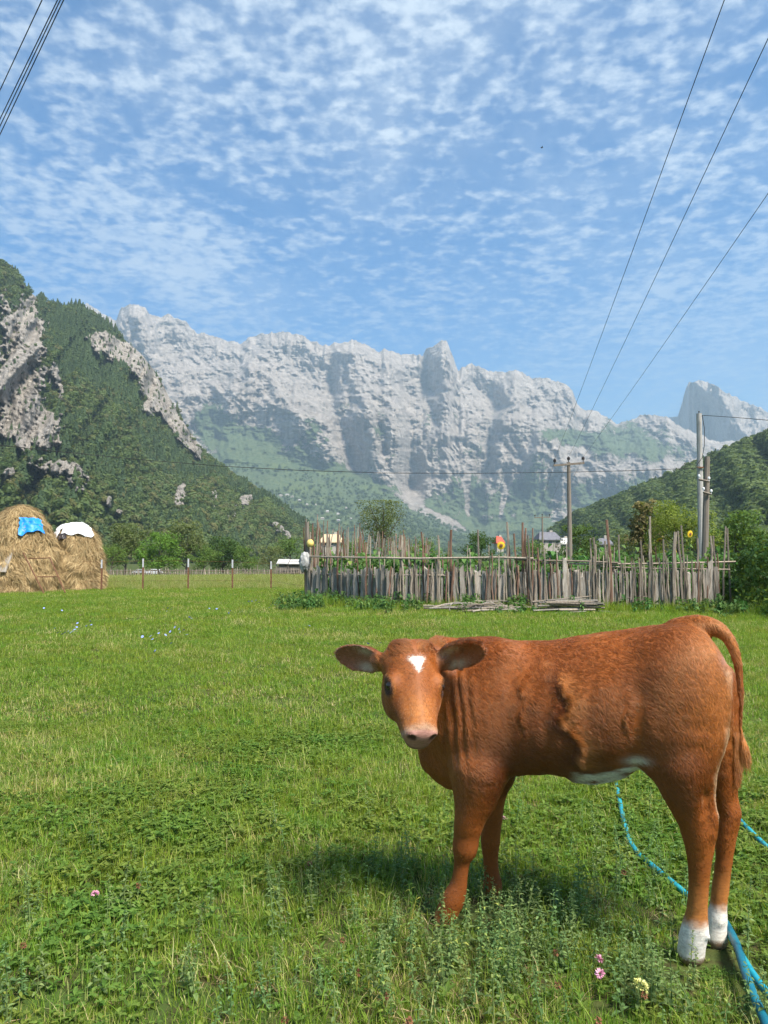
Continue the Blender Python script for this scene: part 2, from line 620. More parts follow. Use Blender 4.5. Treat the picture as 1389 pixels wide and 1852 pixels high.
    dist = dist - disp * taper
    # rock walls stand or lean back, they do not overhang
    dist = .3 * dist + .7 * np.maximum.accumulate(dist, axis=0) - rockw * taper * (.26 * rough + .25 * bands + 15 * (ridged((PX - .7 * py_) * .05, (py_ + .5 * PX) * .03, 3.1, 4, gain=.6, seed=37) - .7))
    # wooded knolls on the apron
    apr = (1 - rockw)
    dist = dist + apr * 60 * fbm(PX * .02, py_ * .05, 1.1, 4, seed=61)
    A, Z = az_of(PX), tan_of(py)
    x = A * dist; y = dist; z = CAM_H + Z * dist + apr * 6 * fbm(PX * .06, py_ * .2, .3, 4, seed=63)
    global APRON
    na_ = int(t0 * nr)
    APRON = (x[:na_], y[:na_], z[:na_])
    # back of the range
    xb, yb, zb = x[-1], y[-1], z[-1]
    back = [np.stack([xb * k, yb * k, zb * h], -1) for k, h in ((1.04, .9), (1.12, .72), (1.35, .3), (1.5, -.01))]
    front = np.stack([x[0] * .8, y[0] * .8, np.full_like(x[0], -9.0)], -1)
    V = np.concatenate([front[None], np.stack([x, y, z], -1), np.stack(back)], 0)
    # what grows where
    veg = 1.15 * apr - .10
    for cx, cy, sx, sy, ang, k in [(430, 805, 95, 40, 22, 1.0), (520, 825, 90, 26, 28, .7), (380, 760, 40, 26, 40, .6), (590, 730, 70, 12, 10, .25), (690, 770, 14, 60, 0, .3),
                                   (800, 900, 60, 40, 0, .35), (900, 915, 80, 55, 0, .85), (960, 880, 40, 60, 20, .55), (1060, 905, 60, 50, 0, .75), (1150, 800, 110, 34, 8, .95), (1030, 790, 90, 16, 5, .6),
                                   (780, 800, 20, 70, 0, .35), (1180, 900, 90, 40, 0, .8), (640, 870, 40, 50, 30, .45), (860, 830, 14, 90, 8, .35), (560, 780, 40, 20, 20, .5)]:
        veg = veg + k * gauss(PX, py_, cx, cy, sx, sy, ang)
    veg = veg + .62 * fbm(PX * .022, py_ * .030, 2.9, 6, gain=.62, seed=71) - .16 * sstep(py_, 760, 690) + 0.10
    veg = veg - 0.22 * (ridged((PX + 0.3 * py_) * .022, py_ * .005, 4.4, 3, seed=73) - .8)
    for cx, cy, sx, sy, ang in [(770, 925, 80, 7, 30), (745, 890, 12, 34, -20), (846, 905, 5, 40, 0), (1000, 750, 60, 14, 10), (820, 945, 40, 6, 28), (912, 900, 5, 34, 10)]:
        veg = veg - 1.5 * gauss(PX, py_, cx, cy, sx, sy, ang)
    grassy = sstep(fbm(PX * .02, py_ * .06, 7.7, 4, seed=81), .05, .4) * sstep(apr, .3, .9)
    pad = lambda a, v0, v1: np.concatenate([np.full((1, a.shape[1]), v0), a, np.full((4, a.shape[1]), v1)], 0)
    o = mesh_np("mountain_range", V.reshape(-1, 3), grid_faces(V.shape[0], V.shape[1]),
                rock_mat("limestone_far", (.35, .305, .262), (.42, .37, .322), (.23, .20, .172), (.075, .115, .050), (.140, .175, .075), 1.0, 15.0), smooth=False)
    set_attr(o, 'veg', pad(veg, 1, 0).ravel()); set_attr(o, 'grassy', pad(grassy, 1, 0).ravel())
    tag(o, "jagged pale limestone mountain wall closing the valley", "mountain", kind="structure")


def build_horn():
    """the separate horn on the right: its shaded flank faces the valley, its back slopes to the right"""
    crest = np.array([(1120, 810), (1180, 775), (1208, 757), (1230, 752), (1237, 730), (1246, 702), (1252, 690), (1268, 687), (1288, 690), (1300, 697), (1320, 708), (1345, 722), (1368, 732), (1389, 740), (1430, 765), (1500, 800), (1640, 850)], float)
    cols = np.arange(1120, 1640, 1.9)
    cr = np.interp(cols, crest[:, 0], crest[:, 1]) - 3.5 * (ridged(cols * .06, 2.3, .7, 4, seed=103) - .75)
    nr = 150
    T = np.linspace(0, 1, nr)[:, None]
    PX = np.repeat(cols[None, :], nr, 0)
    py = 985 + (cr[None, :] - 985) * T
    # arete from the summit down to the right; left of it the wall falls away from the sun
    ar = np.interp(py, [687, 720, 760, 800, 850, 985], [1262, 1300, 1335, 1362, 1395, 1450]) + 8 * fbm(PX * .03, py * .03, 1.0, 3, seed=107)
    left = ar - PX
    dist = 5400 + np.where(left > 0, np.minimum(left, 190) * 13.0, -left * 1.2) - 900 * (1 - T)
    dist = dist - 240 * (ridged((PX + .2 * py) * .013, py * .004, 1.9, 5, seed=111) - .7) - 70 * fbm(PX * .06, py * .05, 3.8, 5, gain=.58, seed=113) - 60 * (ridged(PX * .04, py * .006, 3, 4, seed=115) - .7)
    x, y, z = az_of(PX) * dist, dist, CAM_H + tan_of(py) * dist
    back = [np.stack([x[-1] * k, y[-1] * k, z[-1] * h], -1) for k, h in ((1.04, .9), (1.15, .6), (1.35, -.01))]
    V = np.concatenate([np.stack([x, y, z], -1), np.stack(back)], 0)
    veg = .62 * sstep(py, 770, 850) + .5 * fbm(PX * .03, py * .04, 4.4, 5, seed=121)
    pad = lambda a, v1: np.concatenate([a, np.full((3, a.shape[1]), v1)], 0)
    o = mesh_np("mountain_horn", V.reshape(-1, 3), grid_faces(V.shape[0], V.shape[1]), bpy.data.materials["limestone_far"], smooth=False)
    set_attr(o, 'veg', pad(veg, 0).ravel()); set_attr(o, 'grassy', np.zeros(V.shape[0] * V.shape[1]))
    tag(o, "pale rock horn with a shaded flank right of the range", "mountain", kind="structure")


LEFT_CLIFFS = [(34, 605, 50, 92, -6, 1.1), (12, 690, 44, 34, 0, .7), (45, 770, 82, 50, 10, 1.1), (190, 620, 66, 28, 27, 1.0), (240, 650, 30, 22, 40, .8), (275, 700, 20, 50, -30, .9), (310, 760, 16, 55, -32, 1.0), (345, 800, 12, 40, -35, 1.0),
               (325, 900, 15, 30, 10, 1.0), (440, 905, 22, 13, 0, 1.0), (385, 900, 16, 26, -20, .8), (510, 960, 28, 9, 40, 1.1), (140, 860, 24, 30, -30, .9), (10, 860, 14, 20, 0, .8), (90, 850, 26, 20, 0, .6), (215, 925, 8, 8, 0, 1.0), (350, 930, 30, 20, 0, .45), (420, 940, 20, 20, 0, .5), (100, 690, 10, 40, -15, .7), (196, 905, 7, 12, 0, .9), (265, 735, 18, 22, 0, .6)]


def left_hill_surface(PX, T):
    sil = np.interp(PX, [-700, -420, -200, -60, 0, 20, 45, 60, 90, 130, 160, 190, 215, 250, 285, 300, 330, 350, 372, 420, 460, 500, 545, 580, 620],
                    [180, 250, 330, 440, 475, 492, 522, 534, 545, 548, 564, 585, 606, 636, 680, 712, 762, 792, 826, 862, 888, 915, 946, 972, 1003])
    # the valley side runs from beside the field away to the right
    near = np.interp(PX, [-700, -300, 0, 200, 400, 620], [260, 290, 330, 390, 520, 800])
    depth = np.interp(PX, [-700, 0, 150, 300, 420, 620], [620, 640, 640, 560, 420, 40])
    py = 1032 + (sil - 1032) * T
    dist = near + depth * T ** 1.25
    ck = np.zeros(np.broadcast(PX, T).shape)
    n = fbm(PX * .03, py * .03, 2.2, 4, seed=201)
    for cx, cy, sx, sy, ang, k in LEFT_CLIFFS:
        ck = ck + k * 1.25 * gauss(PX, py, cx, cy, sx, sy, ang)
    n2 = fbm(PX * .11, py * .09, 5.2, 4, gain=.6, seed=202)
    cliff = sstep(ck * (1 + .2 * n2) + .55 * n + .34 * n2 - .05 + .10 * sstep(fbm(PX * .012, py * .012, 8.0, 3, seed=203), .0, .4), .36, .92)
    spur = 150 * (ridged((PX + .55 * (py - 700)) * .0075, py * .002, 0.4, 3, seed=205) - .7) * sstep(T, 0, .2)
    dist = dist - spur * .8 - 22 * fbm(PX * .02, py * .02, 7.0, 4, seed=207)
    rough = 20 * (ridged((PX + .15 * py) * .045, py * .012, 6.1, 5, seed=209) - .6) + 9 * fbm(PX * .14, py * .16, 1.0, 4, gain=.6, seed=211)
    dist = dist - cliff * (18 + rough) + (1 - cliff) * 6
    return py, dist, cliff


def build_left_hill():
    cols = np.arange(-700, 620.1, 2.2)
    t = np.linspace(0, 1, 270)
    PX = np.repeat(cols[None, :], len(t), 0); T = np.repeat(t[:, None], len(cols), 1)
    py, dist, cliff = left_hill_surface(PX, T)
    x, y, z = az_of(PX) * dist, dist, CAM_H + tan_of(py) * dist
    back = [np.stack([x[-1] * k - 60 * q, y[-1] * k, z[-1] * h - 2], -1) for k, h, q in ((1.05, .99, .5), (1.2, .8, 1.5), (1.6, .0, 3))]
    V = np.concatenate([np.stack([x, y, z], -1), np.stack(back)], 0)
    veg = 1.25 - 1.35 * cliff
    pad = lambda a, v1: np.concatenate([a, np.full((3, a.shape[1]), v1)], 0)
    o = mesh_np("wooded_hillside", V.reshape(-1, 3), grid_faces(V.shape[0], V.shape[1]),
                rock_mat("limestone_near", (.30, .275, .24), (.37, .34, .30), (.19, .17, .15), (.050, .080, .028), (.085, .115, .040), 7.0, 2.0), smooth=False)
    set_attr(o, 'veg', pad(veg, 1).ravel()); set_attr(o, 'grassy', np.zeros(V.shape[0] * V.shape[1]))
    tag(o, "steep wooded valley side with pale limestone cliffs on the left", "hill", kind="structure")


def right_hill_surface(PX, T):
    sil = np.interp(PX, [960, 1010, 1050, 1100, 1150, 1200, 1250, 1300, 1340, 1389, 1450, 1550, 1750, 2100], [1003, 955, 932, 912, 893, 872, 850, 828, 812, 792, 765, 715, 620, 480])
    near = np.interp(PX, [960, 1100, 1250, 1400, 2100], [900, 520, 360, 290, 240])
    depth = np.interp(PX, [960, 1100, 1250, 1400, 2100], [30, 260, 330, 360, 420])
    py = 1032 + (sil - 1032) * T
    dist = near + depth * T ** 1.15 - 60 * (ridged((PX - .5 * (py - 900)) * .009, py * .003, 3.4, 3, seed=305) - .7) * sstep(T, 0, .2) - 12 * fbm(PX * .025, py * .025, 5.0, 4, seed=307)
    return py, dist


def build_right_hill():
    cols = np.arange(960, 2100, 4.0)
    t = np.linspace(0, 1, 110)
    PX = np.repeat(cols[None, :], len(t), 0); T = np.repeat(t[:, None], len(cols), 1)
    py, dist = right_hill_surface(PX, T)
    x, y, z = az_of(PX) * dist, dist, CAM_H + tan_of(py) * dist
    back = [np.stack([x[-1] * k + 40 * q, y[-1] * k, z[-1] * h - 2], -1) for k, h, q in ((1.06, .98, .5), (1.25, .8, 1.5), (1.7, .0, 3))]
    V = np.concatenate([np.stack([x, y, z], -1), np.stack(back)], 0)
    o = mesh_np("wooded_slope", V.reshape(-1, 3), grid_faces(V.shape[0], V.shape[1]), bpy.data.materials["limestone_near"], smooth=True)
    set_attr(o, 'veg', np.ones(V.shape[0] * V.shape[1])); set_attr(o, 'grassy', np.zeros(V.shape[0] * V.shape[1]))
    tag(o, "wooded slope rising to the right behind the power poles", "hill", kind="structure")


build_massif()
build_horn()
build_left_hill()
build_right_hill()


# ------------------------------------------------------------------ forests on the slopes
def leaf_mat(name, c1, c2, rough=.7, trans=.25, rnd=.25, scale=.5):
    m, b = new_mat(name)
    g = b.n('ShaderNodeNewGeometry')
    oi = b.n('ShaderNodeObjectInfo')
    nz = b.noise(g.outputs['Position'], scale, 3, .6)
    f = b.math('ADD', b.math('MULTIPLY', nz.outputs[0], .7), b.math('MULTIPLY', oi.outputs['Random'], .5))
    c = b.mix(b.maprange(f, .25, .85), c1, c2)
    rp = b.n('ShaderNodeObjectInfo')
    c = b.n('ShaderNodeHueSaturation', {'Color': c, 'Value': b.math('ADD', 1 - rnd, b.math('MULTIPLY', g.outputs['Random Per Island'], 2 * rnd))}).outputs[0]
    d = b.n('ShaderNodeBsdfPrincipled', {'Base Color': c, 'Roughness': rough, 'Specular IOR Level': .25})
    tr = b.n('ShaderNodeBsdfTranslucent', {'Color': b.mix(.6, c, (.30, .42, .05), 'MIX')})
    mx = b.n('ShaderNodeMixShader', {0: trans, 1: d.outputs[0], 2: tr.outputs[0]})
    finish(b, mx.outputs[0])
    return m


def crown_source(kind, seed):
    """a far tree of a few dozen leaf-clump faces"""
    r = np.random.default_rng(seed)
    vs, fs = [], []
    n = 120
    for i in range(n):
        if kind == 'conifer':
            h = r.uniform(.08, 1.0) ** .85
            rad = .24 * (1 - h) ** .8 + .012
            a = r.uniform(0, 6.283)
            q = rad * r.uniform(.55, 1.0)
            c = np.array([math.cos(a) * q, math.sin(a) * q, h])
            nrm = np.array([math.cos(a), math.sin(a), .55])
            s = .045 + .085 * (1 - h)
        else:
            u = r.normal(size=3); u /= np.linalg.norm(u)
            lobe = 1 + .28 * math.sin(3 * math.atan2(u[1], u[0]) + seed) + .15 * math.sin(5 * u[2] + seed)
            q = r.uniform(.7, 1.0)
            c = np.array([u[0] * .36 * q * lobe, u[1] * .36 * q * lobe, .55 + u[2] * .42 * q * (1 if u[2] > 0 else .8)])
            nrm = u + r.normal(size=3) * .35
            s = .10
        nrm = nrm / np.linalg.norm(nrm)
        a1 = np.cross(nrm, r.normal(size=3)); a1 /= np.linalg.norm(a1)
        a2 = np.cross(nrm, a1)
        k = len(vs)
        s1, s2 = s * r.uniform(.7, 1.4), s * r.uniform(.7, 1.4)
        vs += [c + a1 * s1, c + a2 * s2 * .8 + a1 * s1 * .2, c - a1 * s1 * .9, c - a2 * s2]
        fs.append((k, k + 1, k + 2, k + 3))
    # trunk
    k = len(vs)
    for zz, rr in ((-.06, .025), (.5, .012)):
        for q in range(3):
            vs.append(np.array([math.cos(q * 2.09) * rr, math.sin(q * 2.09) * rr, zz]))
    fs += [(k, k + 1, k + 4, k + 3), (k + 1, k + 2, k + 5, k + 4), (k + 2, k, k + 3, k + 5)]
    return vs, fs


def build_forests():
    mc = leaf_mat("conifer_foliage", (.038, .070, .026), (.066, .104, .036), trans=.2, scale=.02, rnd=.10)
    md = leaf_mat("beech_foliage", (.058, .098, .030), (.108, .145, .042), trans=.25, scale=.02, rnd=.10)
    mo = leaf_mat("autumn_foliage", (.085, .100, .034), (.13, .128, .042), trans=.25, scale=.02, rnd=.10)
    src = []
    for kd, m, sd in (('conifer', mc, 1), ('conifer', mc, 2), ('conifer', mc, 3), ('round', md, 4), ('round', md, 5), ('round', md, 6), ('round', mo, 7)):
        vs, fs = crown_source(kd, sd)
        src.append(mesh_np("tree", vs, fs, m, link=False))
    r = np.random.default_rng(99)
    # left valley side
    n = 60000
    PX = r.uniform(-260, 615, n); T = r.uniform(0.0, 1.0, n) ** .9
    py, dist, cliff = left_hill_surface(PX, T)
    x, y, z = az_of(PX) * dist, dist, CAM_H + tan_of(py) * dist
    dens = np.clip((dist / 900) ** 2, .12, 1) * (1 - .95 * sstep(cliff, .25, .85))
    dens = dens * (0.55 + .45 * sstep(fbm(x * .02, y * .02, z * .02, 3, seed=401), -.35, .2))
    keep = r.uniform(size=n) < dens
    x, y, z, T, py, PX, cliff = x[keep], y[keep], z[keep], T[keep], py[keep], PX[keep], cliff[keep]
    con = fbm(x * .008, y * .008, z * .01, 3, seed=403) + .25 * (T - .35) + .35 * sstep(PX, 420, 200) - .33
    pick = np.where(r.uniform(size=len(x)) < sstep(con, -.25, .35), r.integers(0, 3, len(x)), r.integers(3, 7, len(x)))
    h = np.where(pick < 3, r.uniform(4.5, 12.5, len(x)), r.uniform(3.0, 8.5, len(x))) * (1 - .45 * sstep(cliff, .05, .5))
    wdt = h * np.where(pick < 3, r.uniform(.85, 1.25, len(x)), r.uniform(.9, 1.4, len(x)))
    rot = np.stack([np.zeros_like(x), np.zeros_like(x), r.uniform(0, 6.28, len(x))], -1)
    points_instancer("hillside_forest", np.stack([x, y, z - .4], -1), rot, np.stack([wdt, wdt, h], -1), pick, src,
                     "mixed dark green forest covering the left valley side", "forest")
    # right slope
    n = 16000
    PX = r.uniform(985, 1640, n); T = r.uniform(0.0, 1.0, n) ** .8
    py, dist = right_hill_surface(PX, T)
    x, y, z = az_of(PX) * dist, dist, CAM_H + tan_of(py) * dist
    keep = r.uniform(size=n) < np.clip((dist / 620) ** 2, .2, 1)
    x, y, z = x[keep], y[keep], z[keep]
    pick = np.where(r.uniform(size=len(x)) < .12, r.integers(0, 3, len(x)), r.integers(3, 6, len(x)))
    h = r.uniform(4.5, 9.5, len(x))
    wdt = h * r.uniform(.95, 1.5, len(x))
    rot = np.stack([np.zeros_like(x), np.zeros_like(x), r.uniform(0, 6.28, len(x))], -1)
    src2 = [bpy.data.objects.new("tree", s.data) for s in src]
    points_instancer("slope_forest", np.stack([x, y, z - .4], -1), rot, np.stack([wdt, wdt, h], -1), pick, src2,
                     "green broadleaf forest covering the slope on the right", "forest")
    # woods on the apron below the range, thinning into meadows
    n = 15000
    ax_, ay_, az_ = APRON
    fi = r.uniform(0, ax_.shape[0] - 1.001, n); fj = r.uniform(0, ax_.shape[1] - 1.001, n)
    i0, j0 = fi.astype(int), fj.astype(int); u, v = fi - i0, fj - j0
    bil = lambda a: (a[i0, j0] * (1 - v) + a[i0, j0 + 1] * v) * (1 - u) + (a[i0 + 1, j0] * (1 - v) + a[i0 + 1, j0 + 1] * v) * u
    x, y, z = bil(ax_), bil(ay_), bil(az_)
    keep = (np.abs(x / y + .12) < .42) & (fbm(x * .004, y * .004, 3.0, 4, gain=.6, seed=407) + r.uniform(-.35, .35, n) > -.12)
    x, y, z = x[keep], y[keep], z[keep]
    h = r.uniform(7, 15, len(x)); wdt = h * r.uniform(.9, 1.5, len(x))
    rot = np.stack([np.zeros_like(x), np.zeros_like(x), r.uniform(0, 6.28, len(x))], -1)
    src3 = [bpy.data.objects.new("tree", s.data) for s in src]
    points_instancer("valley_woods", np.stack([x, y, z - .5], -1), rot, np.stack([wdt, wdt, h], -1), r.integers(2, 6, len(x)), src3,
                     "hazy green woods on the slope below the rock wall", "forest")


build_forests()

# ------------------------------------------------------------------ the air of the valley
def build_haze():
    mb = MB().box((0, 2500, 850), (20000, 20000, 1730))
    m, b = new_mat("valley_haze")
    v = b.n('ShaderNodeVolumePrincipled', {'Color': (.58, .82, 1.0, 1), 'Density': 1.5e-4, 'Anisotropy': 0.15})
    b.n('ShaderNodeOutputMaterial', {1: v.outputs[0]})
    o = mb.build("haze", m)
    tag(o, "thin blue haze filling the valley air", "haze", kind="stuff")


build_haze()
# ------------------------------------------------------------------ meadow: grass, herbs, flowers
def blade(r, x, y, h, w, lean, ang, curl=.5, seg=2):
    """one tapering grass blade"""
    d = np.array([math.cos(ang), math.sin(ang), 0]); s = np.array([-d[1], d[0], 0])
    vs, fs = [], []
    for k in range(seg + 1):
        t = k / seg
        c = np.array([x, y, 0]) + d * lean * h * (t ** (1 + curl)) + np.array([0, 0, h * t * (1 - .25 * lean * t)])
        ww = w * (1 - t) ** .7
        if k < seg:
            vs += [c - s * ww / 2, c + s * ww / 2]
        else:
            vs.append(c)
    for k in range(seg - 1):
        fs.append((2 * k, 2 * k + 1, 2 * k + 3, 2 * k + 2))
    fs.append((2 * seg - 2, 2 * seg - 1, 2 * seg))
    return vs, fs


def leaf(base, d, up, L, w, fold=.25, droop=.3):
    """one pointed leaf with a folded midrib"""
    d = np.asarray(d, float) / np.linalg.norm(d)
    s = np.cross(d, up); s = s / (np.linalg.norm(s) + 1e-9)
    n = np.cross(s, d)
    b = np.asarray(base, float)
    m1 = b + d * L * .38 + n * L * .03
    m2 = b + d * L * .72 - n * L * droop * .25
    tip = b + d * L - n * L * droop * .6
    vs = [b, m1 - s * w / 2 + n * w * fold, m1, m1 + s * w / 2 + n * w * fold, m2 - s * w * .36 + n * w * fold * .6, m2, m2 + s * w * .36 + n * w * fold * .6, tip]
    fs = [(0, 2, 1), (0, 3, 2), (1, 2, 5, 4), (2, 3, 6, 5), (4, 5, 7), (5, 6, 7)]
    return vs, fs


class Acc:
    def __init__(self):
        self.v, self.f, self.m = [], [], []

    def add(self, vf, mi=0):
        b = len(self.v)
        self.v += list(vf[0]); self.f += [tuple(i + b for i in q) for q in vf[1]]; self.m += [mi] * len(vf[1])

    def obj(self, name, mats, link=False):
        return mesh_np(name, np.array(self.v), self.f, None, link=link, mats=mats, mat_idx=self.m)


def grass_mat(name, c_low, c_high, c_dry, dry_amt, trans=.35):
    m, b = new_mat(name)
    g = b.n('ShaderNodeNewGeometry'); oi = b.n('ShaderNodeObjectInfo')
    P = g.outputs['Position']
    big = b.noise(P, .55, 4, .6); mid = b.noise(P, 2.6, 3, .6)
    isl = g.outputs['Random Per Island']
    f = b.math('ADD', b.math('MULTIPLY', mid.outputs[0], .6), b.math('MULTIPLY', isl, .5))
    c = b.mix(b.maprange(f, .25, .85), c_low, c_high)
    dry = b.math('ADD', b.math('MULTIPLY', b.math('SUBTRACT', big.outputs[0], .5), 1.5), b.math('MULTIPLY', b.math('SUBTRACT', mid.outputs[0], .5), .8))
    dm = b.maprange(b.math('ADD', dry, b.math('MULTIPLY', isl, .9)), 1.0 - dry_amt, 1.22 - dry_amt)
    c = b.mix(dm, c, c_dry)
    # hue drift from island to island
    c = b.n('ShaderNodeHueSaturation', {'Color': c, 'Hue': b.math('ADD', .476, b.math('MULTIPLY', oi.outputs['Random'], .050)), 'Value': b.math('ADD', .80, b.math('MULTIPLY', isl, .42))}).outputs[0]
    p = b.n('ShaderNodeBsdfPrincipled', {'Base Color': c, 'Roughness': .55, 'Specular IOR Level': .12})
    t = b.n('ShaderNodeBsdfTranslucent', {'Color': b.n('ShaderNodeHueSaturation', {'Color': c, 'Saturation': 1.1, 'Value': 1.5}).outputs[0]})
    finish(b, b.n('ShaderNodeMixShader', {0: trans, 1: p.outputs[0], 2: t.outputs[0]}).outputs[0])
    return m


G_MAT = grass_mat("grass_blades", (.120, .200, .022), (.240, .335, .046), (.48, .42, .18), .25, .42)
G_DRY = grass_mat("dry_grass", (.25, .28, .07), (.36, .36, .12), (.50, .44, .22), .42, .42)
G_HERB = grass_mat("herb_leaves", (.095, .165, .028), (.165, .235, .046), (.34, .29, .06), .12, .4)
G_MINT = grass_mat("mint_leaves", (.130, .205, .070), (.200, .285, .105), (.38, .40, .09), .10, .4)
G_DOCK = grass_mat("broad_leaves", (.070, .140, .036), (.110, .200, .055), (.2, .25, .06), .0, .35)
M_BROWN = simple_mat("seed_heads", (.16, .07, .035), (.24, .11, .05), 40)
M_PINK = simple_mat("clover_pink", (.55, .22, .34), (.70, .40, .48), 60)
M_BLUE = simple_mat("chicory_blue", (.22, .28, .66), (.34, .40, .78), 60)
M_YEL = simple_mat("petal_yellow", (.80, .50, .02), (.86, .62, .05), 30)
M_PALEY = simple_mat("petal_pale_yellow", (.62, .62, .18), (.74, .72, .30), 30)
M_WHITEF = simple_mat("petal_white", (.75, .75, .70), (.85, .85, .80), 30)


G_THATCH = grass_mat("dead_thatch", (.17, .12, .06), (.30, .22, .11), (.42, .33, .18), .4, .2)


def grass_patch(seed, n, size, h0, h1, w0=.0025, w1=.0055, dryf=.0, herbs=0, lean=1.0, thatch=0):
    r = np.random.default_rng(seed)
    A = Acc()
    for i in range(thatch):                                   # dead blades lying matted near the ground
        c = r.uniform(-size / 2, size / 2, 2)
        A.add(blade(r, c[0], c[1], r.uniform(.012, .035), r.uniform(w0, w1), r.uniform(1.2, 3.2), r.uniform(0, 6.283), .2, 2), 3)
    cl = r.uniform(-size / 2, size / 2, (max(4, n // 9), 2))
    for i in range(n):
        if r.uniform() < .65:
            c = cl[r.integers(len(cl))] + r.normal(size=2) * size * .045
        else:
            c = r.uniform(-size / 2, size / 2, 2)
        h = r.uniform(h0, h1) * (1 if r.uniform() < .93 else 1.6)
        A.add(blade(r, c[0], c[1], h, r.uniform(w0, w1), abs(r.normal(.45, .4)) * lean, r.uniform(0, 6.283), r.uniform(.3, 1.2), 3 if h > .06 else 2), 1 if r.uniform() < dryf else 0)
    for i in range(herbs):
        c = r.uniform(-size / 2, size / 2, 2)
        k = r.integers(3, 7); a0 = r.uniform(0, 6.28)
        hh = r.uniform(.015, .05)
        small = r.uniform() < .8
        for j in range(k):                                   # low rosettes, clover and medick
            a = a0 + j * 6.283 / k + r.normal() * .25
            Lf = r.uniform(.012, .022) if small else r.uniform(.022, .042)
            d = np.array([math.cos(a), math.sin(a), r.uniform(.1, .9)])
            A.add(leaf((c[0], c[1], hh), d, np.array([0, 0, 1.0]), Lf, Lf * (.75 if small else .32), .12, .3), 2)
    return A.obj("grass", [G_MAT, G_DRY, G_HERB, G_THATCH])


def herb_plant(seed, h, kind='mint'):
    """upright herb with pairs of toothed leaves, as in the near meadow"""
    r = np.random.default_rng(seed)
    A = Acc()
    for sidx in range(r.integers(1, 4)):
        hh = h * r.uniform(.65, 1.1)
        a0 = r.uniform(0, 6.28); ln = r.uniform(.02, .22)
        bx, by = r.normal(size=2) * .02
        top = np.array([bx + math.cos(a0) * ln * hh, by + math.sin(a0) * ln * hh, hh])
        mb = MB().tube([(bx, by, 0), ((bx + top[0]) / 2, (by + top[1]) / 2, hh * .55), tuple(top)], [.0022, .0018, .0010], 4, cap=False)
        A.add(([np.array(v) for v in mb.v], mb.f), 0)
        nn = int(hh / .022)
        for k in range(1, nn + 1):
            t = k / nn
            p = np.array([bx, by, 0]) + (top - np.array([bx, by, 0])) * t
            aa = a0 + (k % 2) * 1.571 + r.normal() * .2
            for q in (0, math.pi):
                Lf = (.036 * (1 - .55 * t) if kind == 'mint' else .050 * (1 - .5 * t)) * r.uniform(.7, 1.2)
                d = np.array([math.cos(aa + q), math.sin(aa + q), r.uniform(-.1, .55)])
                A.add(leaf(p, d, np.array([0, 0, 1.0]), Lf, Lf * (.46 if kind == 'mint' else .2), .18, .45), 0)
        if kind == 'mint' and r.uniform() < .35:
            for k in range(10):                              # grey-green flower spike
                p = top + np.array([r.normal() * .003, r.normal() * .003, k * .0035])
                A.add(leaf(p, np.array([r.normal(), r.normal(), .6]), np.array([0, 0, 1.0]), .010, .006), 0)
    return A.obj("herb", [G_MINT if kind == 'mint' else G_HERB])


def in_view(x, y, pad=.25):
    return (np.abs(x) < (y * .52 + .35 + pad))


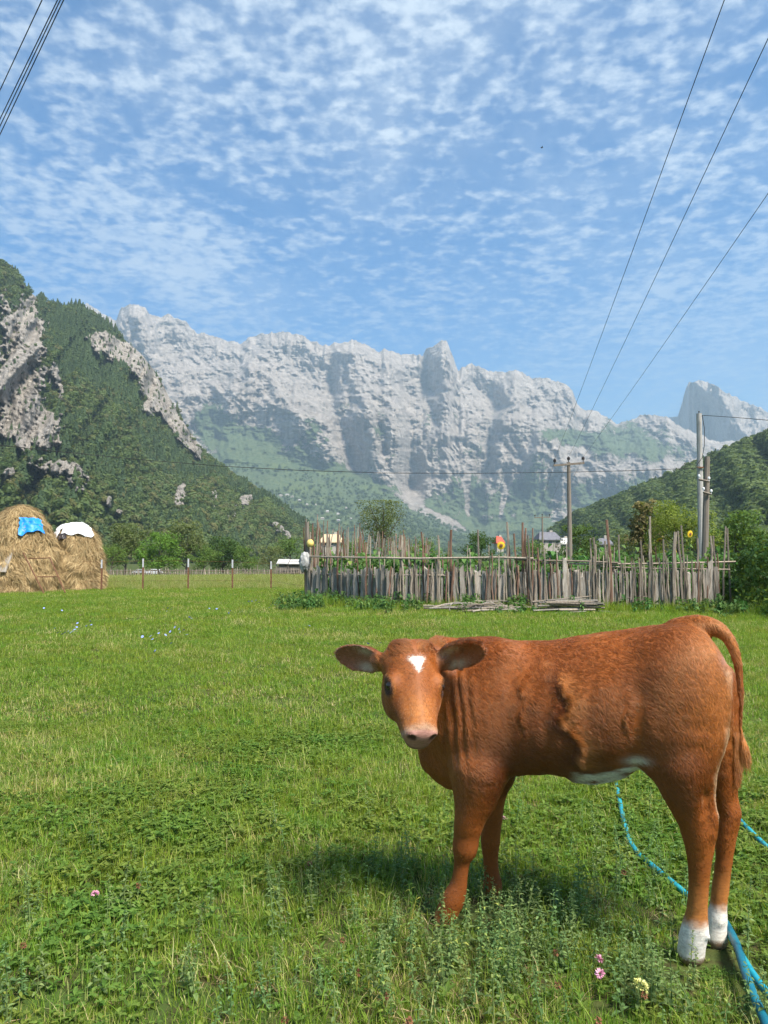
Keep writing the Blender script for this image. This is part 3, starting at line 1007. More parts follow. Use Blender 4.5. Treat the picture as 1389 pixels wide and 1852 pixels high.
def build_meadow():
    r = np.random.default_rng(21)
    src = [grass_patch(600 + i, 360, .30, .022, .068, .0022, .0048, dryf=(.08, .17, .11, .04, .06)[i], herbs=(5, 3, 9, 40, 60)[i], thatch=(70, 120, 50, 30, 30)[i]) for i in range(5)]           # 0-4 near lawn
    src += [grass_patch(620 + i, 150, .30, .04, .12, dryf=.18, herbs=8) for i in range(3)]              # 5-7 longer tufts
    src += [grass_patch(640 + i, 220, .60, .025, .075, .005, .010, dryf=.04 + .045 * i, herbs=(44, 26, 12, 8)[i], thatch=15 + 15 * i) for i in range(4)]  # 8-11 further out
    src += [grass_patch(660 + i, 200, .9, .12, .42, .006, .012, dryf=.75, lean=.5) for i in range(3)]     # 12-14 uncut hay
    src += [grass_patch(680 + i, 150, .7, .10, .34, .007, .013, dryf=.05, lean=.7, herbs=20) for i in range(3)]  # 15-17 lush grass by the fence
    pts, idx, scl = [], [], []

    def scatter(dens, y0, y1, x_of, which, smin, smax, maskf=None):
        st = 1 / math.sqrt(dens)                             # jittered rows, so that no ground stays bare
        wm = max(x_of(y0), x_of(y1))
        gx, gy = np.meshgrid(np.arange(-wm, wm, st), np.arange(y0, y1, st))
        x = gx.ravel() + r.uniform(-.6, .6, gx.size) * st; y = gy.ravel() + r.uniform(-.6, .6, gx.size) * st
        k = np.abs(x) < np.array([x_of(q) for q in y]); x, y = x[k], y[k]
        if maskf is not None:
            k = maskf(x, y); x, y = x[k], y[k]
        pts.append(np.stack([x, y, ground_z(x, y) - .006], -1))
        # kinds grow in patches, not evenly mixed
        q = perlin(x * .75, y * .75, 5.5, 87) * 1.1 + perlin(x * 2.3, y * 2.3, 1.5, 88) * .5 + r.normal(size=len(x)) * .16
        o_ = np.argsort(np.argsort(q)) / max(len(q), 1)
        order = {(0, 1, 2, 3, 4): [1, 0, 2, 3, 4], (8, 9, 10, 11): [11, 10, 9, 8]}.get(tuple(which), list(which))
        idx.append(np.array(order)[np.minimum((o_ * len(order)).astype(int), len(order) - 1)])
        scl.append(r.uniform(smin, smax, len(x)))

    half = lambda y: y * .53 + .5
    hay = lambda x, y: (y > 27.5 - .1 * x) & (x < 0 - .0 * y)
    scatter(42, 1.5, 6.0, half, [0, 1, 2, 3, 4], .75, 1.2)
    scatter(5, 1.5, 6.0, half, [5, 6, 7], .6, 1.05, lambda x, y: perlin(x * .9, y * .9, 2.2, 77) > -.05)
    scatter(22, 6.0, 12.0, half, [8, 9, 10, 11], .6, 1.0)
    scatter(5, 6.0, 12.0, half, [5, 6, 7], .7, 1.3, lambda x, y: perlin(x * .6, y * .6, 2.2, 78) > -.1)
    scatter(13, 12.0, 29.0, half, [8, 9, 10, 11], .8, 1.3)
    scatter(5, 28.0, 50.0, lambda y: y * .5 + 2, [12, 13, 14], .35, .62, lambda x, y: (x < 1) & (y > 28.6 + .25 * perlin(x * .3, y * .3, 0, 79)))
    scatter(1.6, 50.0, 59.0, lambda y: y * .5 + 2, [12, 13, 14], .3, .5, lambda x, y: x < 4)
    # lush strip along the garden fence and by the hedge
    scatter(9, 15.0, 22.5, half, [15, 16, 17], .5, 1.0, lambda x, y: (x > -2.6) & (y > np.interp(x, [-2.6, 0, 3.5, 7, 9], [21.0, 18.4, 17.55, 17.3, 15.5])) & (y < np.interp(x, [-2.6, 0, 3.5, 7, 9], [22.8, 19.8, 18.7, 18.7, 18.7])))
    scatter(5, 12.5, 18.0, half, [15, 16, 17], .25, .55, lambda x, y: (x > 4.2) & (perlin(x * .5, y * .5, 1.2, 80) > -.1))
    P = np.concatenate(pts); I = np.concatenate(idx); Sc = np.concatenate(scl)
    for q in (on_ground(1250, 1738), on_ground(1298, 1710), on_ground(810, 1672), on_ground(890, 1622)):      # trodden round the feet
        Sc = Sc * (1 - .45 * np.exp(-((P[:, 0] - q.x) / .22) ** 2 - ((P[:, 1] - q.y + .10) / .28) ** 2))
    rot = np.stack([r.normal(size=len(P)) * .06, r.normal(size=len(P)) * .06, r.uniform(0, 6.283, len(P))], -1)
    points_instancer("meadow_grass", P, rot, Sc, I, src, "short grazed green meadow grass around the calf", "grass")

    # herbs: a mint-like weed in the near right, thinning out to the left
    hs = [herb_plant(700 + i, .14 + .03 * (i % 3)) for i in range(6)] + [herb_plant(720 + i, .12, 'vetch') for i in range(4)]
    n = 2600
    px = r.uniform(-40, 1430, n); py = r.uniform(1400, 1900, n) ** 1.0
    g = np.array([on_ground(a, b_)[:2] for a, b_ in zip(px, py)])
    want = .85 * gauss(px, py, 900, 1720, 260, 110) + .45 * gauss(px, py, 760, 1600, 160, 120) + .6 * gauss(px, py, 1300, 1800, 150, 90) + .35 * gauss(px, py, 1150, 1560, 200, 90) + .10 * gauss(px, py, 300, 1700, 400, 140)
    feet = [on_ground(*q) for q in ((1250, 1738), (1298, 1710), (810, 1672), (890, 1622))]
    for q in feet[:2]:
        want = want * (1 - np.exp(-((g[:, 0] - q.x) / .16) ** 2 - ((g[:, 1] - q.y + .08) / .20) ** 2))
    k = r.uniform(size=n) < want * (.5 + .9 * (perlin(g[:, 0] * 2.2, g[:, 1] * 2.2, 4.0, 81) > -.05))
    g = g[k]
    ii = np.where(r.uniform(size=len(g)) < .72, r.integers(0, 6, len(g)), r.integers(6, 10, len(g)))
    rot = np.stack([r.normal(size=len(g)) * .1, r.normal(size=len(g)) * .1, r.uniform(0, 6.283, len(g))], -1)
    points_instancer("meadow_herbs", np.stack([g[:, 0], g[:, 1], ground_z(g[:, 0], g[:, 1]) - .004], -1), rot, r.uniform(.55, 1.05, len(g)), ii, hs,
                     "grey-green mint-like herbs growing up round the calf's feet", "weeds")


build_meadow()


def flower_head(kind, r):
    A = Acc()
    if kind == 'clover':
        for k in range(46):
            u = r.normal(size=3); u /= np.linalg.norm(u); u[2] = abs(u[2]) * .9
            A.add(leaf(u * .004, u, np.array([.3, .2, 1.0]), .013, .0055, .2, .1), 1)
    elif kind == 'chicory':
        for k in range(15):
            a = k * 6.283 / 15
            A.add(leaf((0, 0, 0), np.array([math.cos(a), math.sin(a), .25]), np.array([0, 0, 1.0]), .021, .008, .05, .1), 1)
    elif kind == 'brown':
        for k in range(34):
            u = r.normal(size=3); u /= np.linalg.norm(u)
            A.add(leaf(u * .003, u, np.array([.3, .2, 1.0]), .010, .005, .2, .1), 1)
    else:
        for k in range(60):
            u = r.normal(size=3); u /= np.linalg.norm(u); u[2] = abs(u[2])
            A.add(leaf(u * np.array([.016, .016, .012]), u, np.array([.3, .2, 1.0]), .012, .007, .2, .1), 1)
    return A


def flower(px, py, kind, h, label, name, group=None, heads=1, spread=.0):
    """a flowering plant: a stem and its heads, standing where it is seen"""
    r = np.random.default_rng(int(px * 7 + py))
    mat = {'clover': M_PINK, 'chicory': M_BLUE, 'brown': M_BROWN, 'pale': M_PALEY}[kind]
    # the head is seen at (px, py); find the foot
    d = ray(px, py)
    s = (h - CAM_H) / d[2]
    p = np.array([0, 0, CAM_H]) + d * s
    root = empty(name, (p[0], p[1], gz(p[0], p[1]) - .004), r.uniform(0, 6.28), label, "flower", group)
    st = MB()
    for k in range(heads):
        dx, dy = (r.normal(size=2) * spread) if heads > 1 else (0, 0)
        hh = h * (1 if k == 0 else r.uniform(.7, 1.08))
        st.tube([(0, 0, 0), (dx * .4 + r.normal() * .006, dy * .4, hh * .5), (dx, dy, hh)], [.0016, .0014, .0010], 4)
        A = flower_head(kind, r)
        o = A.obj("flower_head", [G_HERB, mat], link=True)
        o.parent = root; o.location = (dx, dy, hh)
        o.rotation_euler = (r.normal() * .3 + .5, r.normal() * .3, 0)
    st.build("stem", G_HERB, root)
    lf = Acc()
    for k in range(5):
        a = r.uniform(0, 6.28)
        lf.add(leaf((0, 0, h * r.uniform(.1, .5)), np.array([math.cos(a), math.sin(a), .5]), np.array([0, 0, 1.0]), .035, .013), 0)
    o = lf.obj("leaves", [G_HERB], link=True); o.parent = root


def build_flowers():
    flower(1082, 1735, 'clover', .10, "bright pink clover head in the grass below the calf's belly", "clover_flower")
    flower(1085, 1761, 'clover', .08, "faded pink clover head just under the brighter one", "clover_flower")
    flower(1158, 1786, 'pale', .09, "pale yellow flower cluster low in the grass near the hose", "yellow_flower")
    flower(912, 1480, 'clover', .09, "small pink clover head right behind the calf's front legs", "clover_flower")
    flower(172, 1617, 'clover', .06, "lone reddish clover head in the open grass on the left", "clover_flower")
    brown = sorted(((620, 1697), (648, 1756), (700, 1800), (1005, 1722), (905, 1640), (1008, 1783), (1165, 1800), (1082, 1846), (515, 1842), (42, 1710), (250, 1600), (560, 1560), (1128, 1577), (740, 1845)))
    for i, (px, py) in enumerate(brown):
        flower(px, py, 'brown', .08, "withered brown clover head in the near grass, %s of fourteen" % ordinal(i, len(brown)), "clover_flower", "withered brown clover heads")
    blue = sorted(((113, 1137, 6), (130, 1140, 5), (162, 1122, 3), (148, 1125, 2), (277, 1149, 4), (308, 1136, 5), (325, 1140, 3), (310, 1165, 2), (305, 1098, 6), (352, 1116, 3), (430, 1102, 4), (545, 1130, 2), (680, 1165, 3), (636, 1170, 3), (455, 1085, 4), (110, 1098, 2), (394, 1098, 3), (486, 1092, 3)))
    for i, (px, py, n) in enumerate(blue):
        flower(px, py, 'chicory', .26, "blue chicory in flower in the far meadow, %s of its kind" % ordinal(i, len(blue)), "chicory_plant", "blue chicory plants", n, .10)


build_flowers()
# ------------------------------------------------------------------ materials of the yard
M_WOOD = simple_mat("weathered_wood", (.19, .168, .142), (.38, .340, .292), 5.0, .9, .5, 30, (9, 9, .8), rnd=.38)
M_STICK = simple_mat("grey_sticks", (.17, .138, .106), (.34, .285, .228), 6.0, .9, .4, 30, (8, 8, .7), rnd=.42)
M_REDSTICK = simple_mat("reddish_sticks", (.14, .076, .052), (.25, .155, .108), 6.0, .9, .4, 30, (8, 8, .7), rnd=.30)
M_POLEWOOD = simple_mat("pole_wood", (.15, .125, .10), (.24, .205, .17), 3.0, .9, .4, 20, (6, 6, .4))
M_CONCRETE = simple_mat("pole_concrete", (.32, .305, .28), (.42, .405, .38), 2.0, .9, .2)
M_RUST = simple_mat("rusty_iron", (.12, .055, .030), (.20, .10, .055), 12, .9, .3)
M_PALEMETAL = simple_mat("pale_paint", (.40, .42, .44), (.52, .53, .54), 12, .7, .1)
M_WIRE = simple_mat("wire_black", (.015, .015, .017), (.03, .03, .03), 5, .6, .0)
M_INSUL = simple_mat("insulator_glaze", (.03, .025, .025), (.06, .05, .05), 5, .3, .0)
M_PORCEL = simple_mat("white_porcelain", (.70, .70, .70), (.80, .80, .80), 5, .3, .0)
M_HAY = simple_mat("hay_core", (.17, .115, .050), (.27, .19, .085), 9, .95, .8, 30)
M_BLUETARP = simple_mat("blue_tarp", (.010, .20, .62), (.02, .28, .78), 2.0, .45, .2, 8)
M_WHITETARP = simple_mat("white_tarp", (.70, .70, .71), (.82, .82, .82), 2.0, .6, .2, 8)
M_BARK = simple_mat("bark", (.075, .060, .045), (.13, .105, .08), 6, .95, .6, 20)


def hay_mat():
    m, b = new_mat("hay_straws")
    g = b.n('ShaderNodeNewGeometry')
    isl = g.outputs['Random Per Island']
    nz = b.noise(g.outputs['Position'], 1.3, 4, .6)
    f = b.math('ADD', b.math('MULTIPLY', isl, .6), b.math('MULTIPLY', nz.outputs[0], .5))
    c = b.ramp(f, [(.15, (.18, .120, .060)), (.5, (.39, .275, .130)), (.85, (.60, .455, .245))])
    p = b.n('ShaderNodeBsdfPrincipled', {'Base Color': c, 'Roughness': .7, 'Specular IOR Level': .2})
    t = b.n('ShaderNodeBsdfTranslucent', {'Color': c})
    finish(b, b.n('ShaderNodeMixShader', {0: .2, 1: p.outputs[0], 2: t.outputs[0]}).outputs[0])
    return m


M_STRAW = hay_mat()


# ------------------------------------------------------------------ haystacks
def hay_profile(t, tall):
    """radius (share of the widest) at height share t"""
    return np.interp(t, [0, .04, .18, .40, .62, .78, .88, .95, 1.0], [.95, 1.0, .97, .88, .74, .60, .46, .28, .0] if tall else [.97, 1.0, .96, .88, .78, .66, .54, .36, .0])


def haystack(px, base_py, top_py, half_px, seed, tall, label):
    r = np.random.default_rng(seed)
    g = on_ground(px, base_py)
    Y = g.y + half_px * g.y / F_PX * .8
    c = np.array([(px - W_PX / 2) / F_PX * Y * 1.0, Y])
    zb = gz(c[0], c[1]) - .05
    h = at(px, top_py, Y).z - zb
    rad = half_px * Y / F_PX
    root = empty("haystack", (c[0], c[1], zb), 0, label, "haystack", "haystacks at the field edge")
    na, nh = 72, 60
    A, T = np.meshgrid(np.linspace(0, 2 * math.pi, na, endpoint=False), np.linspace(0, 1, nh), indexing='xy')
    lump = lambda A, T: 1 + .22 * fbm(np.cos(A) * 1.6 + seed, np.sin(A) * 1.6, T * 3.4, 4, seed=seed) + .05 * fbm(np.cos(A) * 7, np.sin(A) * 7, T * 12, 3, seed=seed + 3)
    def surf(A, T):
        rr = rad * hay_profile(T, tall) * lump(A, T)
        return np.stack([rr * np.cos(A), rr * np.sin(A), h * T], -1)
    V = surf(A, T).reshape(-1, 3)
    F = []
    for i in range(nh - 1):
        for j in range(na):
            F.append((i * na + j, i * na + (j + 1) % na, (i + 1) * na + (j + 1) % na, (i + 1) * na + j))
    mesh_np("core", V, np.array(F), M_HAY, root, smooth=True)
    # straws lying over the core
    n = 24000
    a = r.uniform(0, 2 * math.pi, n); t = np.clip(1 - r.uniform(0, 1, n) ** .75, .005, .995)
    P = surf(a, t)
    e = 1e-3
    ta = surf(a + e, t) - P; tt = surf(a, t + e) - P
    ta /= np.linalg.norm(ta, axis=1, keepdims=True); tt /= np.linalg.norm(tt, axis=1, keepdims=True) + 1e-9
    nn = np.cross(ta, tt); nn /= np.linalg.norm(nn, axis=1, keepdims=True) + 1e-9
    flow = fbm(np.cos(a) * 1.8, np.sin(a) * 1.8, t * 4, 3, seed=seed + 9) * 2.2 + r.normal(size=n) * .45
    D = -tt * np.cos(flow)[:, None] + ta * np.sin(flow)[:, None]
    S_ = np.cross(nn, D)
    L = r.uniform(.12, .36, n)[:, None]; w = r.uniform(.007, .018, n)[:, None]
    off = r.uniform(.0, .07, n)[:, None]
    lift = r.uniform(-.2, .45, n)[:, None]
    b0 = P + nn * off
    b1 = b0 + D * L * .5 + nn * L * lift * .25
    b2 = b0 + D * L + nn * L * lift * .1 - np.array([0, 0, .03])
    VV = np.stack([b0 - S_ * w / 2, b0 + S_ * w / 2, b1 + S_ * w / 2, b1 - S_ * w / 2, b2], 1).reshape(-1, 3)
    k = np.arange(n)[:, None] * 5
    q = np.concatenate([k + [0, 1, 2], k + [0, 2, 3], k + [3, 2, 4]], 0)
    o = mesh_np("straw", VV, q, M_STRAW, root)
    o["kind"] = "stuff"
    return root, surf, c, zb, h, rad


def drape(name, surf, origin, zb, a0, a1, t0, t1, mat, label, cat, seed, off=.06, ragged=.25, curl=.12):
    """a piece of sheeting thrown over a haystack"""
    r = np.random.default_rng(seed)
    na, nt = 26, 18
    U, W = np.meshgrid(np.linspace(0, 1, na), np.linspace(0, 1, nt), indexing='xy')
    edge = ragged * perlin(U * 4 + seed, W * 0, 0.5, seed) * (1 - W)
    edge2 = ragged * perlin(W * 4 + seed, 2.2, 0.5, seed + 1)
    A = a0 + (a1 - a0) * (U + edge2 * (np.abs(U - .5) * 2) * .5)
    T = np.clip(t0 + (t1 - t0) * (W + edge), .02, .985)
    P = surf(A, T)
    cen = np.array([0, 0, P[..., 2].mean() * .6])
    nrm = P - cen; nrm /= np.linalg.norm(nrm, axis=-1, keepdims=True)
    wr = .045 * fbm(U * 5, W * 5, seed * .7, 4, seed=seed) + curl * perlin(U * 3, 0.4, seed * .3, seed + 5) * (1 - W)
    P = P + nrm * (off + wr)[..., None]
    V = P.reshape(-1, 3)
    Vi = (P - nrm * .012).reshape(-1, 3)
    nV = len(V)
    F = []
    for i in range(nt - 1):
        for j in range(na - 1):
            q = (i * na + j, i * na + j + 1, (i + 1) * na + j + 1, (i + 1) * na + j)
            F.append(q); F.append(tuple(k + nV for k in q[::-1]))
    o = mesh_np(name, np.concatenate([V, Vi]), F, mat, smooth=True)
    o.location = (origin[0], origin[1], zb)
    return tag(o, label, cat)


def plank_pair(p0, p1, w, th, name, label, cat="plank"):
    """a weathered board from p0 to p1"""
    p0, p1 = Vector(p0), Vector(p1)
    d = (p1 - p0)
    L = d.length
    rot = d.to_track_quat('Z', 'Y').to_matrix()
    mb = MB()
    mb.box((0, 0, L / 2), (w, th, L))
    mb.box((w * .32, -th * .6, L * .48), (w * .22, th * .5, L * .9))
    o = mb.build(name, M_WOOD)
    o.location = p0
    o.rotation_euler = rot.to_euler()
    tag(o, label, cat)
    return o


def build_haystacks():
    r1, s1, c1, z1, h1, ra1 = haystack(38, 1072, 914, 72, 31, True, "taller haystack with blue plastic scraps near its top")
    r2, s2, c2, z2, h2, ra2 = haystack(138, 1068, 948, 52, 37, False, "shorter haystack capped with white sheeting")
    front = lambda deg: R(-90 + deg)
    drape("tarp", s1, c1, z1, front(20), front(62), .66, .81, M_BLUETARP, "bright blue plastic sheet on the taller haystack", "tarp", 3, .15, .55, .16)
    drape("tarp", s1, c1, z1, front(-70), front(-28), .74, .82, M_BLUETARP, "small blue plastic scrap at the picture edge on the taller haystack", "tarp", 5, .14, .5)
    drape("tarp", s2, c2, z2, front(-18), front(78), .80, .97, M_WHITETARP, "white sheet over the right shoulder of the shorter haystack", "tarp", 7, .14, .40, .10)
    drape("tarp", s2, c2, z2, front(-82), front(-26), .70, .95, M_WHITETARP, "white sheet hanging on the left of the shorter haystack", "tarp", 9, .14, .40, .10)
    drape("tarp", s2, c2, z2, front(-24), front(0), .74, .84, M_INSUL, "black plastic fold between the white sheets", "tarp", 11, .12, .4)
    Y = c2[1] - ra2 * .85
    plank_pair(at(97, 985, Y + .15), at(97, 1010, Y - .05), .16, .05, "plank", "short grey board hanging under the white sheet")
    plank_pair(at(97, 968, Y + .35), at(97, 990, Y + .02), .13, .05, "plank", "board laid over the white sheet as a weight")
    Y = c1[1] - ra1 * .98
    plank_pair(at(3, 1035, Y - .1), at(20, 990, Y + .35), .28, .06, "plank", "wide brown board leaning on the taller haystack")
    # ladder-like rusty frame leaning in front of the stacks
    Y = on_ground(80, 1075).y - .3
    root = empty("rusty_frame", on_ground(95, 1075), 0, "rusty iron ladder frame leaning between the two haystacks", "frame")
    o3 = Vector(root.location)
    P = lambda px, py, y: at(px, py, y) - o3
    for a, b in (((42, 1000), (81, 1076)), ((90, 1008), (118, 1072))):
        MB().tube([P(*a, Y + .55), P(*b, Y)], .022, 6).build("rail", M_RUST, root)
    for a, b in (((52, 1010), (90, 1009)), ((68, 1043), (105, 1043))):
        MB().tube([P(*a, Y + .4), P(*b, Y + .4)], .020, 6).build("rung", M_RUST, root)


build_haystacks()


# ------------------------------------------------------------------ wire fence at the hay field
def build_wire_fence():
    root = empty("wire_fence", on_ground(330, 1066), 0, "rusty iron post and wire fence along the uncut hay", "fence")
    o3 = Vector(root.location)
    posts = [(107, 1010, 1068), (183, 1012, 1068), (258, 1010, 1067), (340, 1010, 1067), (420, 1012, 1066), (490, 1015, 1066)]
    tops = []
    for px, t, b in posts:
        g = on_ground(px, b); g.z = gz(g.x, g.y)
        hgt = at(px, t, g.y).z - g.z
        mb = MB()
        mb.box((0, 0, hgt / 2), (.050, .012, hgt)); mb.box((.019, .022, hgt / 2), (.012, .036, hgt * .998))
        p = mb.build("post", M_RUST, root); p.location = g - o3
        cap = MB().box((0, -.004, hgt * .86), (.054, .014, hgt * .27)).build("painted_top", M_PALEMETAL, p)
        tops.append((g, hgt))
    for lv in (.3, .6, .92):
        pts = [g - o3 + Vector((0, 0, h * lv)) for g, h in tops]
        pts = [pts[0] + (pts[0] - pts[1]) * 2] + pts + [Vector((-2.5, 23.4, 1.2 * lv)) - o3]
        MB().tube(pts, .0035, 4).build("wire", M_RUST, root)


def build_far_fence():
    """low picket fence on the far side of the hay"""
    r = np.random.default_rng(61)
    root = empty("picket_fence", (-11, 62, gz(-11, 62)), 0, "low grey picket fence beyond the uncut hay", "fence")
    me = MB().tube([(0, 0, 0), (.005, 0, .5), (0, 0, 1.0)], [.045, .043, .012], 5).build("picket", M_STICK, root)
    shared = me.data
    bpy.data.objects.remove(me)
    x = -22.5
    while x < -5.4:
        y = 62 + .15 * math.sin(x)
        z = gz(x, y)
        same_mesh("picket", shared, root, (x + 11, y - 62, z - gz(-11, 62)), (r.normal() * .05, r.normal() * .09, r.uniform(0, 6)), (1, 1, r.uniform(.5, .72) * (1.0 if r.uniform() < .93 else 1.5)))
        x += r.uniform(.10, .24)
    for h in (.22, .45):
        MB().tube([(-11.4 + i * 1.4, .1, h + r.normal() * .03) for i in range(13)], .03, 5).build("rail", M_STICK, root)


build_wire_fence()
build_far_fence()


# ------------------------------------------------------------------ garden fence of pickets and sticks
FENCE = [(-2.30, 22.5), (0.08, 19.6), (3.5, 18.5), (7.1, 18.4), (9.4, 18.9)]


def fence_at(px):
    """point of the fence line seen in a given column"""
    k = (px - W_PX / 2) / F_PX
    for (x0, y0), (x1, y1) in zip(FENCE[:-1], FENCE[1:]):
        den = (x1 - x0) - k * (y1 - y0)
        t = (k * y0 - x0) / den
        if -.02 <= t <= 1.02:
            return Vector((x0 + t * (x1 - x0), y0 + t * (y1 - y0), 0))
    return Vector((k * 18.6, 18.6, 0))


def build_garden_fence():
    r = np.random.default_rng(67)
    base = Vector((3.0, 18.6, 0))
    root = empty("garden_fence", base, 0, "rustic garden fence of grey pickets and uneven tall sticks", "fence")

    def upright(px, top_py, wpx, name, mat, flat=False, lean=0.0, dy=0.0, taper=.6):
        p = fence_at(px); p.y += dy; p.x += dy * (px - W_PX / 2) / F_PX
        p.z = gz(p.x, p.y) - .04
        h = at(px, top_py, p.y).z - p.z
        w = wpx * p.y / F_PX
        mb = MB()
        if flat:
            # split picket: uneven edges and a slanted head
            n = 4
            vs, fs = [], []
            for k in range(n + 1):
                t = k / n
                ww = w * (1 - .18 * t + r.normal() * .05); ox = lean * h * t + r.normal() * w * .07
                zt = h * t
                for sx, sy in ((-1, -1), (1, -1), (1, 1), (-1, 1)):
                    vs.append((ox + sx * ww / 2, sy * .014 + r.normal() * .002, zt + (r.normal() * w * .5 if k == n else 0)))
            for k in range(n):
                for q in range(4):
                    q2 = (q + 1) % 4
                    fs.append((k * 4 + q, k * 4 + q2, k * 4 + 4 + q2, k * 4 + 4 + q))
            fs.append((n * 4, n * 4 + 1, n * 4 + 2, n * 4 + 3))
            mb.add(vs, fs)
        else:
            n = 5
            pts = [(lean * h * k / n + r.normal() * .012 * (k > 0), r.normal() * .012 * (k > 0), h * k / n) for k in range(n + 1)]
            mb.tube(pts, [w / 2 * (1 - (1 - taper) * k / n) for k in range(n + 1)], 5)
        o = mb.build(name, mat, root)
        o.location = p - base
        return o

    # split pickets, where they stand
    for px, t in ((560, 1030), (568, 1034), (577, 1030), (590, 1029), (605, 1032), (620, 1034), (633, 1030), (644, 1036), (658, 1032), (669, 1031), (685, 1030), (694, 1027), (703, 1028), (771, 1030), (784, 1034), (822, 1026), (836, 1031),
                  (849, 1032), (863, 1033), (879, 1035), (893, 1034), (907, 1033), (968, 1035), (982, 1033), (1001, 1036), (1019, 1010), (1028, 1038), (1041, 1036), (1053, 1040), (1065, 1036), (1281, 1022), (1293, 1024)):
        upright(px + r.normal() * .6, t + r.normal() * 1.5, r.uniform(8, 11), "picket", M_WOOD, True, r.normal() * .012, r.uniform(-.03, .03))
    q_ = 558.0
    while q_ < 1300:                                         # narrow split laths between them
        upright(q_, r.normal(1033, 4), r.uniform(3.5, 6), "picket", M_WOOD, True, r.normal() * .015, r.uniform(.02, .06))
        q_ += r.uniform(4.5, 8.0)
    # sticks pushed in between, of every height
    px = 556.0
    while px < 1300:
        dense = px < 705
        right = px > 1075
        t = r.normal(1000, 18) if r.uniform() < .35 else r.normal(1022, 8)
        if right:
            t = r.normal(1000, 14) if r.uniform() < .6 else r.normal(1018, 8)
        upright(px, float(np.clip(t, 962, 1035)), r.uniform(2.6, 4.6), "stick", M_STICK if r.uniform() < .75 else M_REDSTICK, False, r.normal() * .035, r.uniform(-.10, .10))
        px += r.uniform(5.0, 9.0) if dense else (r.uniform(3.6, 6.0) if not right else r.uniform(3.8, 6.4))
    # the tall ones that stand out above the rail
    for px, t, w, m in ((724, 968, 4, 0), (744, 975, 4, 0), (742, 985, 4, 0), (816, 958, 6, 1), (792, 968, 4, 0), (868, 958, 4, 0), (768, 962, 4, 1), (918, 944, 5, 0), (926, 950, 4, 1), (944, 945, 5, 1), (950, 955, 4, 1), (938, 965, 4, 1), (955, 960, 4, 1), (960, 968, 4, 0),
                        (1104, 940, 6, 1), (1097, 978, 4, 0), (1080, 972, 5, 0), (1068, 973, 4, 0), (1125, 967, 4, 0), (1174, 934, 5, 0), (1178, 957, 4, 0), (1159, 978, 4, 0), (1216, 962, 8, 0), (1231, 960, 4, 0), (1239, 950, 4, 0), (1262, 973, 5, 0), (1288, 969, 4, 0), (1298, 969, 4, 0), (1303, 952, 4, 0), (1318, 955, 4, 0), (1200, 975, 4, 0), (1072, 1006, 5, 0), (960, 955, 3, 1), (590, 965, 5, 0), (612, 960, 4, 1)):
        upright(px, t, w, "stick", M_REDSTICK if m else M_STICK, False, r.normal() * .03, r.uniform(-.08, .12), .8)
    # back side of the enclosure, seen above the rail from the corner
    bA, bB = np.array([-2.30, 22.5]), np.array([2.9, 40.0])
    for k in range(105):
        t = r.uniform() ** 1.7
        p = bA + (bB - bA) * t
        z0 = gz(p[0], p[1])
        h = r.normal(2.12, .18) * (1 - .12 * t) + (.25 if r.uniform() < .1 else 0)
        o = MB().tube([(0, 0, 0), (r.normal() * .03, 0, h * .5), (r.normal() * .07, r.normal() * .05, h)], [r.uniform(.022, .038), .024, .015], 5).build("stick", M_REDSTICK if r.uniform() < .45 else M_STICK, root)
        o.location = Vector((p[0], p[1], z0)) - base
    # rails
    def rail(cols, name="rail", rad=.024):
        pts = [at(px, py, fence_at(px).y - .06 + dy) - base for px, py, dy in cols]
        MB().tube(pts, rad, 6, jit=.1).build(name, M_STICK, root)
    rail([(552, 1006, 0), (620, 1008, 0), (700, 1009, 0), (760, 1010, 0), (830, 1009, 0), (900, 1008, 0), (965, 1010, 0)], rad=.030)
    rail([(930, 1012, .05), (990, 1014, .05), (1060, 1015, .05), (1118, 1018, .05)])
    rail([(980, 1018, .1), (1060, 1020, .1), (1120, 1020, .1), (1200, 1019, .1), (1330, 1016, .1)])
    rail([(1085, 1024, .1), (1170, 1028, .1), (1240, 1029, .1), (1320, 1030, .1)], rad=.018)
    rail([(1000, 1036, .12), (1090, 1037, .12), (1210, 1038, .12)], rad=.018)
    rail([(556, 1038, .1), (640, 1040, .1), (720, 1040, .1), (830, 1041, .1), (910, 1041, .1)], rad=.028)
    rail([(1090, 1085, .1), (1180, 1078, .1), (1230, 1080, .1)], rad=.016)
    # corner post with a bundle of pale sheeting and a yellow float on it: things of their own
    p = fence_at(556)
    MB().tube([(0, 0, 0), (.01, 0, 1.2), (0, 0, 2.25)], [.07, .06, .045], 8).build("corner_post", M_POLEWOOD, root).location = Vector((p.x, p.y, 0)) - base
    rr = np.random.default_rng(5)
    bm = bmesh.new(); bmesh.ops.create_icosphere(bm, subdivisions=4, radius=1)
    for v in bm.verts:
        q = np.array(v.co)
        k = 1 + .35 * float(fbm(q[0] * 1.8, q[1] * 1.8, q[2] * 1.8, 4, seed=91)) + .25 * abs(float(perlin(q[0] * 5, q[1] * 5, q[2] * 2, 92)))
        v.co = Vector((q[0] * .15 * k, q[1] * .12 * k, q[2] * .28 * k))
    me = bpy.data.meshes.new("plastic_bundle"); bm.to_mesh(me); bm.free(); me.materials.append(simple_mat("grey_plastic", (.22, .22, .22), (.42, .42, .40), 9, .6, .5, 14))
    me.polygons.foreach_set('use_smooth', np.ones(len(me.polygons), bool))
    o = bpy.data.objects.new("plastic_bundle", me); COL.objects.link(o); o.location = at(551, 1016, p.y - .12)
    tag(o, "bundle of grey plastic tied to the fence's left corner post", "plastic bundle")
    bm = bmesh.new(); bmesh.ops.create_uvsphere(bm, u_segments=18, v_segments=12, radius=.105)
